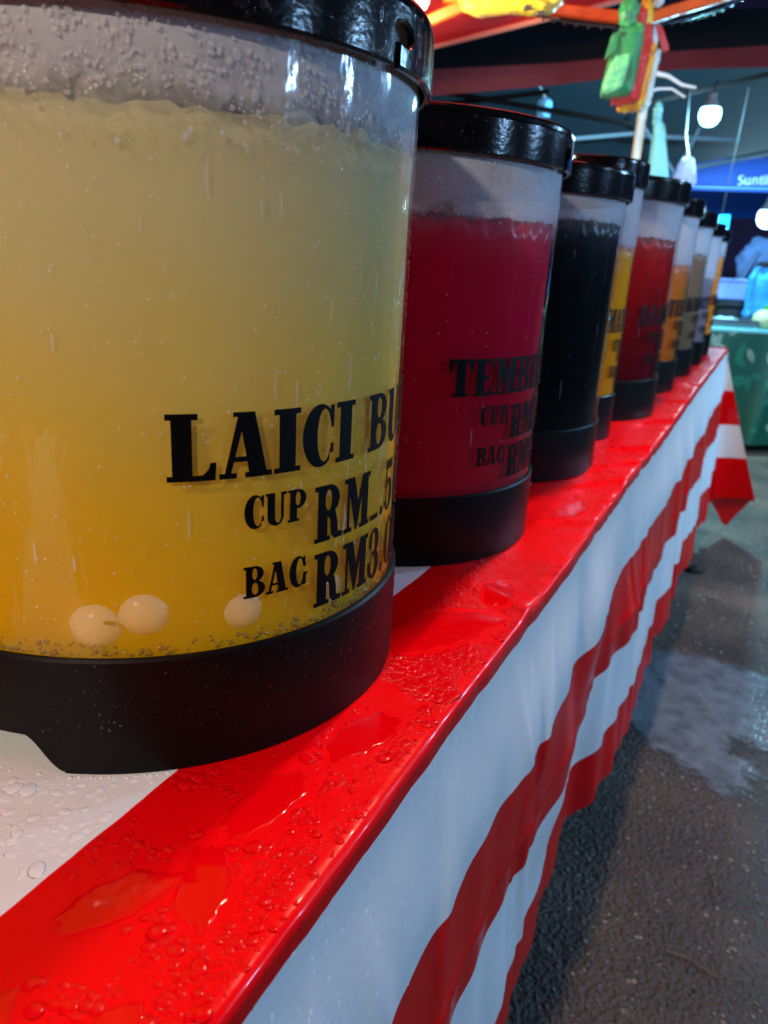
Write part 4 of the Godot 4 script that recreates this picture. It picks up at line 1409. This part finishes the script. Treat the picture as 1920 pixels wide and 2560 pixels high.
func hanging_things() -> void:
	var fwd := Vector3(-0.2, 0.1, 0.97)
	# bundles of carrier bags tied to the orange frame
	var gm := plastic(Color(0.03, 0.55, 0.33))
	var o := base("green_bag_bundle", Vector3.ZERO)
	tag(o, "bundle of green plastic carrier bags tied to the orange frame", "plastic bags", "bundles of carrier bags tied to the frame")
	pouch(o, "bags", [Vector3(0.640, 1.672, -2.75), Vector3(0.728, 1.690, -2.74), Vector3(0.712, 1.488, -2.75), Vector3(0.604, 1.470, -2.75)], 0.022, gm, 81, fwd)
	pouch(o, "folded_front", [Vector3(0.632, 1.585, -2.722), Vector3(0.690, 1.60, -2.722), Vector3(0.668, 1.495, -2.722), Vector3(0.604, 1.478, -2.722)], 0.008, plastic(Color(0.42, 0.84, 0.60)), 82, fwd)
	pouch(o, "handle_loop", [Vector3(0.618, 1.645, -2.73), Vector3(0.645, 1.66, -2.73), Vector3(0.640, 1.60, -2.73), Vector3(0.606, 1.575, -2.73)], 0.010, gm, 83, fwd)
	mi("knot", blob(Vector3(0.030, 0.042, 0.026), 0.7, 0.6, 84), gm, o).position = Vector3(0.668, 1.710, -2.75)
	var rm := plastic(Color(0.82, 0.02, 0.01))
	o = base("red_bag_bundle", Vector3.ZERO)
	tag(o, "bundle of red plastic carrier bags between the green and yellow bundles", "plastic bags", "bundles of carrier bags tied to the frame")
	pouch(o, "bags", [Vector3(0.690, 1.690, -2.80), Vector3(0.772, 1.697, -2.80), Vector3(0.752, 1.470, -2.80), Vector3(0.655, 1.462, -2.80)], 0.022, rm, 85, fwd)
	pouch(o, "handle_loop", [Vector3(0.765, 1.696, -2.79), Vector3(0.788, 1.690, -2.79), Vector3(0.822, 1.628, -2.79), Vector3(0.800, 1.618, -2.79)], 0.008, rm, 86, fwd)
	mi("knot", blob(Vector3(0.022, 0.03, 0.02), 0.6, 0.6, 87), rm, o).position = Vector3(0.715, 1.715, -2.80)
	var ym := plastic(Color(0.95, 0.72, 0.02))
	o = base("yellow_bag_bundle", Vector3.ZERO)
	tag(o, "bundle of yellow plastic carrier bags behind the red bundle", "plastic bags", "bundles of carrier bags tied to the frame")
	pouch(o, "bags", [Vector3(0.715, 1.66, -2.85), Vector3(0.800, 1.665, -2.85), Vector3(0.782, 1.462, -2.85), Vector3(0.690, 1.452, -2.85)], 0.020, ym, 88, fwd)
	mi("knot", blob(Vector3(0.024, 0.045, 0.02), 0.6, 0.6, 89), ym, o).position = Vector3(0.742, 1.735, -2.84)
	var wm := plastic(Color(0.85, 0.88, 0.85))
	o = base("white_bag_bundle", Vector3.ZERO)
	tag(o, "bundle of white plastic carrier bags, rearmost of the four bundles", "plastic bags", "bundles of carrier bags tied to the frame")
	pouch(o, "bags", [Vector3(0.745, 1.66, -2.895), Vector3(0.828, 1.655, -2.895), Vector3(0.812, 1.470, -2.895), Vector3(0.72, 1.46, -2.895)], 0.016, wm, 90, fwd)
	mi("knot", blob(Vector3(0.02, 0.035, 0.018), 0.6, 0.6, 91), wm, o).position = Vector3(0.782, 1.80, -2.86)
	o = base("yellow_bag_pack", Vector3.ZERO)
	tag(o, "crumpled bright yellow bag pack hung on the orange frame at top", "plastic bags")
	pouch(o, "bags", [Vector3(0.134, 1.80, -2.70), Vector3(0.448, 1.82, -2.70), Vector3(0.446, 1.688, -2.70), Vector3(0.146, 1.668, -2.70)], 0.03, plastic(Color(0.66, 0.60, 0.01)), 92, fwd)
	for q in [Vector3(0.345, 1.692, -2.68), Vector3(0.385, 1.678, -2.68)]:
		var stc := begin()
		box(stc, q, Vector3(0.024, 0.016, 0.014), Basis(), 0.003)
		mi("clip", done(stc), M.cord, o)
	# strings and wires
	var st := begin()
	tube(st, [Vector3(0.934, 1.669, -3.3), Vector3(0.981, 1.662, -3.3), Vector3(1.039, 1.635, -3.3), Vector3(1.093, 1.628, -3.3)], 0.009, 8, 0.005)
	tube(st, [Vector3(0.934, 1.669, -3.3), Vector3(0.918, 1.66, -3.295), Vector3(0.905, 1.64, -3.28)], 0.009, 8)
	tag(mi("white_strap", done(st), M.rope), "white strap end curling from the white tent leg", "strap", "white strap ends on the tent leg")
	st = begin()
	tube(st, [Vector3(0.91, 1.60, -3.28), Vector3(0.950, 1.617, -3.3), Vector3(1.003, 1.620, -3.3), Vector3(1.057, 1.594, -3.3)], 0.006, 8, 0.004)
	tag(mi("white_strap_001", done(st), M.rope), "thinner strap end below the curling one on the tent leg", "strap", "white strap ends on the tent leg")
	st = begin()
	var pts := [Vector3(0.40, 1.745, -2.95), Vector3(0.535, 1.728, -2.95), Vector3(0.692, 1.722, -2.95), Vector3(0.807, 1.738, -2.95), Vector3(0.921, 1.760, -2.95), Vector3(1.01, 1.79, -2.95), Vector3(1.12, 1.85, -2.95), Vector3(1.24, 1.905, -2.93)]
	tube(st, pts, 0.0035, 6)
	for i in 26:
		var u := i / 26.0 * (pts.size() - 1)
		var k := int(u)
		var c: Vector3 = pts[k].lerp(pts[k + 1], u - k)
		box(st, c - Vector3(0, 0.006, 0), Vector3(0.006, 0.010, 0.006))
	tag(mi("light_string", done(st), mat(Color(0.25, 0.27, 0.33), 0.25, 0.5)), "unlit string of tiny lamps drooping under the orange frame", "string lights")
	# bags hung farther back
	o = base("cyan_bag", Vector3.ZERO)
	tag(o, "long pale cyan plastic bag tied to the white tent leg", "plastic bag")
	pouch(o, "bag", [Vector3(0.945, 1.515, -3.27), Vector3(0.985, 1.50, -3.27), Vector3(1.050, 1.24, -3.27), Vector3(0.955, 1.22, -3.27)], 0.022, plastic(Color(0.50, 0.86, 0.88)), 93, fwd)
	mi("neck", blob(Vector3(0.018, 0.035, 0.016), 0.6, 0.6, 94), plastic(Color(0.45, 0.82, 0.86)), o).position = Vector3(0.955, 1.53, -3.275)
	o = base("lavender_bag", Vector3.ZERO)
	tag(o, "pale lavender bag hanging behind the dark red dispenser's lid", "plastic bag")
	pouch(o, "bag", [Vector3(1.375, 1.50, -4.2), Vector3(1.44, 1.50, -4.2), Vector3(1.475, 1.37, -4.2), Vector3(1.345, 1.37, -4.2)], 0.03, plastic(Color(0.72, 0.68, 0.85)), 95, fwd)
	st = begin()
	tube(st, [Vector3(1.41, 1.50, -4.2), Vector3(1.43, 1.62, -4.35), Vector3(1.44, 1.86, -4.44)], 0.004, 6)
	mi("string", done(st), M.cord, o)
	o = base("pendant_lamp", Vector3(0.735, 1.752, -4.6))
	tag(o, "small unlit pendant lamp with pale blue shade behind the crimson dispenser's lid", "lamp")
	st = begin()
	lathe(st, [Vector2(0.034, -0.045), Vector2(0.042, -0.01), Vector2(0.040, 0.03), Vector2(0.022, 0.045), Vector2(0.001, 0.046)], 20)
	mi("lamp_shade", done(st), plastic(Color(0.40, 0.72, 0.95)), o)
	st = begin()
	tube(st, [Vector3(0, 0.045, 0), Vector3(-0.02, 0.08, 0), Vector3(-0.055, 0.12, 0.0), Vector3(-0.06, 0.25, -0.02)], 0.006, 6)
	mi("cord", done(st), M.rope, o)


# ---------------------------------------------------------------- the stall beyond
func far_stall() -> void:
	var o := base("stall_counter", Vector3(2.0, 0, -4.62))
	tag(o, "counter of the next stall wrapped in a green patterned cloth", "counter")
	var st := begin()
	box(st, Vector3(0.1, 0.655, 0), Vector3(1.7, 0.03, 0.66), Basis(), 0.004)
	mi("counter_top", done(st), mat(Color(0.30, 0.66, 0.62), 0.3), o)
	for sx in [-0.65, 0.85]:
		for sz in [-0.28, 0.28]:
			st = begin()
			tube(st, [Vector3(sx, 0, sz), Vector3(sx, 0.64, sz)], 0.016, 8)
			mi("leg", done(st), M.grey_metal, o)
	# cloth with a pale leaf print
	var im := Image.create(512, 256, false, Image.FORMAT_RGB8)
	im.fill(Color(0.05, 0.33, 0.25))
	var r2 := RandomNumberGenerator.new()
	r2.seed = 91
	for i in 70:
		var c := Vector2(r2.randf() * 512, r2.randf() * 256)
		var ax := Vector2.RIGHT.rotated(r2.randf() * TAU)
		var ln := r2.randf_range(14, 34)
		var col := Color(0.55, 0.66, 0.58) if r2.randf() < 0.6 else Color(0.10, 0.48, 0.36)
		for y in range(int(c.y - 36), int(c.y + 36)):
			for x in range(int(c.x - 36), int(c.x + 36)):
				var q := Vector2(x, y) - c
				var al := q.dot(ax) / ln
				var ac := q.dot(ax.orthogonal())
				if absf(al) < 1.0 and absf(ac) < ln * 0.36 * (1.0 - al * al) and absf(ac) > 1.0:
					im.set_pixel(posmod(x, 512), posmod(y, 256), col)
	var gm := mat(Color.WHITE, 0.45)
	gm.albedo_texture = ImageTexture.create_from_image(im)
	gm.uv1_scale = Vector3(2.0, 1.0, 1.0)
	var front := func(u: float, v: float):
		var x := lerpf(-0.78, 0.96, u)
		var fold := 0.022 * sin(x * 19.0) * v + 0.03 * exp(-pow((x - 0.02 - 0.10 * (1.0 - v)) / 0.05, 2.0)) * v
		return Vector3(x, 0.672 - 0.012 * v - 0.60 * v, 0.345 + fold)
	mi("counter_cloth", grid(90, 14, front), gm, o)
	st = begin()
	box(st, Vector3(0.1, 0.677, 0.342), Vector3(1.74, 0.022, 0.012), Basis(), 0.004)
	mi("counter_edge", done(st), mat(Color(0.55, 0.88, 0.88), 0.2), o)
	# what stands on it
	o = base("metal_tray", Vector3(1.88, 0.672, -4.48))
	tag(o, "shallow steel tray at the counter's front, half behind the dispensers", "tray")
	st = begin()
	box(st, Vector3(0, 0.005, 0), Vector3(0.26, 0.006, 0.20), Basis(), 0.002)
	for d in [[Vector3(0, 0.03, 0.10), Vector3(0.27, 0.05, 0.005)], [Vector3(0, 0.03, -0.10), Vector3(0.27, 0.05, 0.005)], [Vector3(-0.132, 0.03, 0), Vector3(0.005, 0.05, 0.19)], [Vector3(0.132, 0.03, 0), Vector3(0.005, 0.05, 0.19)]]:
		box(st, d[0], d[1], Basis(), 0.001)
	mi("tray_body", done(st), mat(Color(0.62, 0.66, 0.68), 0.22, 0.9), o)
	mi("ice_heap", blob(Vector3(0.10, 0.028, 0.07), 0.5, 0.8, 101), mat(Color(0.70, 0.80, 0.88), 0.4), o).position = Vector3(-0.03, 0.03, 0.0)
	o = base("black_crate", Vector3(2.01, 0.672, -4.70))
	tag(o, "low black plastic crate behind the steel tray", "crate")
	st = begin()
	box(st, Vector3(0, 0.055, 0), Vector3(0.30, 0.11, 0.20), Basis(), 0.008)
	mi("crate_body", done(st), mat(Color(0.07, 0.075, 0.09), 0.5), o)
	st = begin()
	box(st, Vector3(0, 0.132, 0), Vector3(0.32, 0.04, 0.22), Basis(), 0.006)
	mi("crate_lid", done(st), mat(Color(0.045, 0.05, 0.06), 0.4), o)
	o = base("lavender_box", Vector3(2.06, 0.672, -4.86))
	tag(o, "pale lavender blue box behind the black crate", "box")
	st = begin()
	box(st, Vector3(0, 0.125, 0), Vector3(0.32, 0.25, 0.14), Basis(), 0.006)
	mi("box_body", done(st), mat(Color(0.50, 0.58, 0.88), 0.5), o)
	st = begin()
	box(st, Vector3(0, 0.257, 0), Vector3(0.33, 0.016, 0.15), Basis(), 0.004)
	mi("box_lid", done(st), mat(Color(0.55, 0.63, 0.90), 0.5), o)
	o = base("melon", Vector3(2.055, 0.735, -4.42))
	tag(o, "round cream melon with a green top at the right edge", "melon")
	mi("rind", blob(Vector3(0.066, 0.056, 0.066), 0.08, 0.7, 103, 28, 18), mat(Color(0.74, 0.72, 0.55), 0.5), o)
	mi("green_top", blob(Vector3(0.032, 0.018, 0.032), 0.5, 0.8, 104), mat(Color(0.15, 0.48, 0.16), 0.5), o).position = Vector3(0.012, 0.062, 0)
	o = base("blue_bag", Vector3.ZERO)
	tag(o, "sky blue plastic bag with a dark opening on the counter", "plastic bag")
	pouch(o, "bag", [Vector3(1.99, 1.0, -4.58), Vector3(2.20, 1.01, -4.58), Vector3(2.22, 0.70, -4.58), Vector3(1.99, 0.70, -4.58)], 0.06, plastic(Color(0.14, 0.60, 0.90)), 105, fwd_())
	pouch(o, "opening", [Vector3(2.02, 1.035, -4.57), Vector3(2.16, 1.04, -4.57), Vector3(2.15, 1.015, -4.57), Vector3(2.01, 1.01, -4.57)], 0.03, mat(Color(0.03, 0.06, 0.07), 0.6), 106, fwd_())
	o = base("grey_sack", Vector3.ZERO)
	tag(o, "rounded blue grey sack with a trailing strap behind the counter", "sack")
	mi("sack_body", blob(Vector3(0.16, 0.17, 0.12), 0.25, 0.6, 107, 28, 18), mat(Color(0.30, 0.38, 0.56), 0.8), o).position = Vector3(2.37, 1.03, -5.3)
	st = begin()
	tube(st, [Vector3(2.30, 1.10, -5.22), Vector3(2.25, 1.02, -5.20), Vector3(2.21, 0.92, -5.2), Vector3(2.17, 0.80, -5.2)], 0.022, 8, 0.012)
	mi("sack_strap", done(st), mat(Color(0.26, 0.33, 0.48), 0.8), o)
	st = begin()
	box(st, Vector3(2.42, 0.43, -5.3), Vector3(0.5, 0.86, 0.35), Basis(), 0.01)
	var shelf := mi("storage_cabinet", done(st), mat(Color(0.06, 0.07, 0.09), 0.6))
	tag(shelf, "dark cabinet under the grey sack behind the counter", "cabinet")
	o = base("hanging_sign", Vector3(1.788, 1.235, -4.62))
	tag(o, "small bright cyan card hanging above the farthest dispenser", "sign")
	st = begin()
	box(st, Vector3.ZERO, Vector3(0.10, 0.075, 0.004), Basis.from_euler(Vector3(0, 0, 0.05)), 0.001)
	mi("card", done(st), mat(Color(0.03, 0.68, 0.92), 0.4), o)
	st = begin()
	tube(st, [Vector3(0, 0.037, 0), Vector3(0, 0.66, 0.06)], 0.0025, 6)
	mi("string", done(st), M.cord, o)


func fwd_() -> Vector3:
	return Vector3(-0.3, 0.1, 0.95)
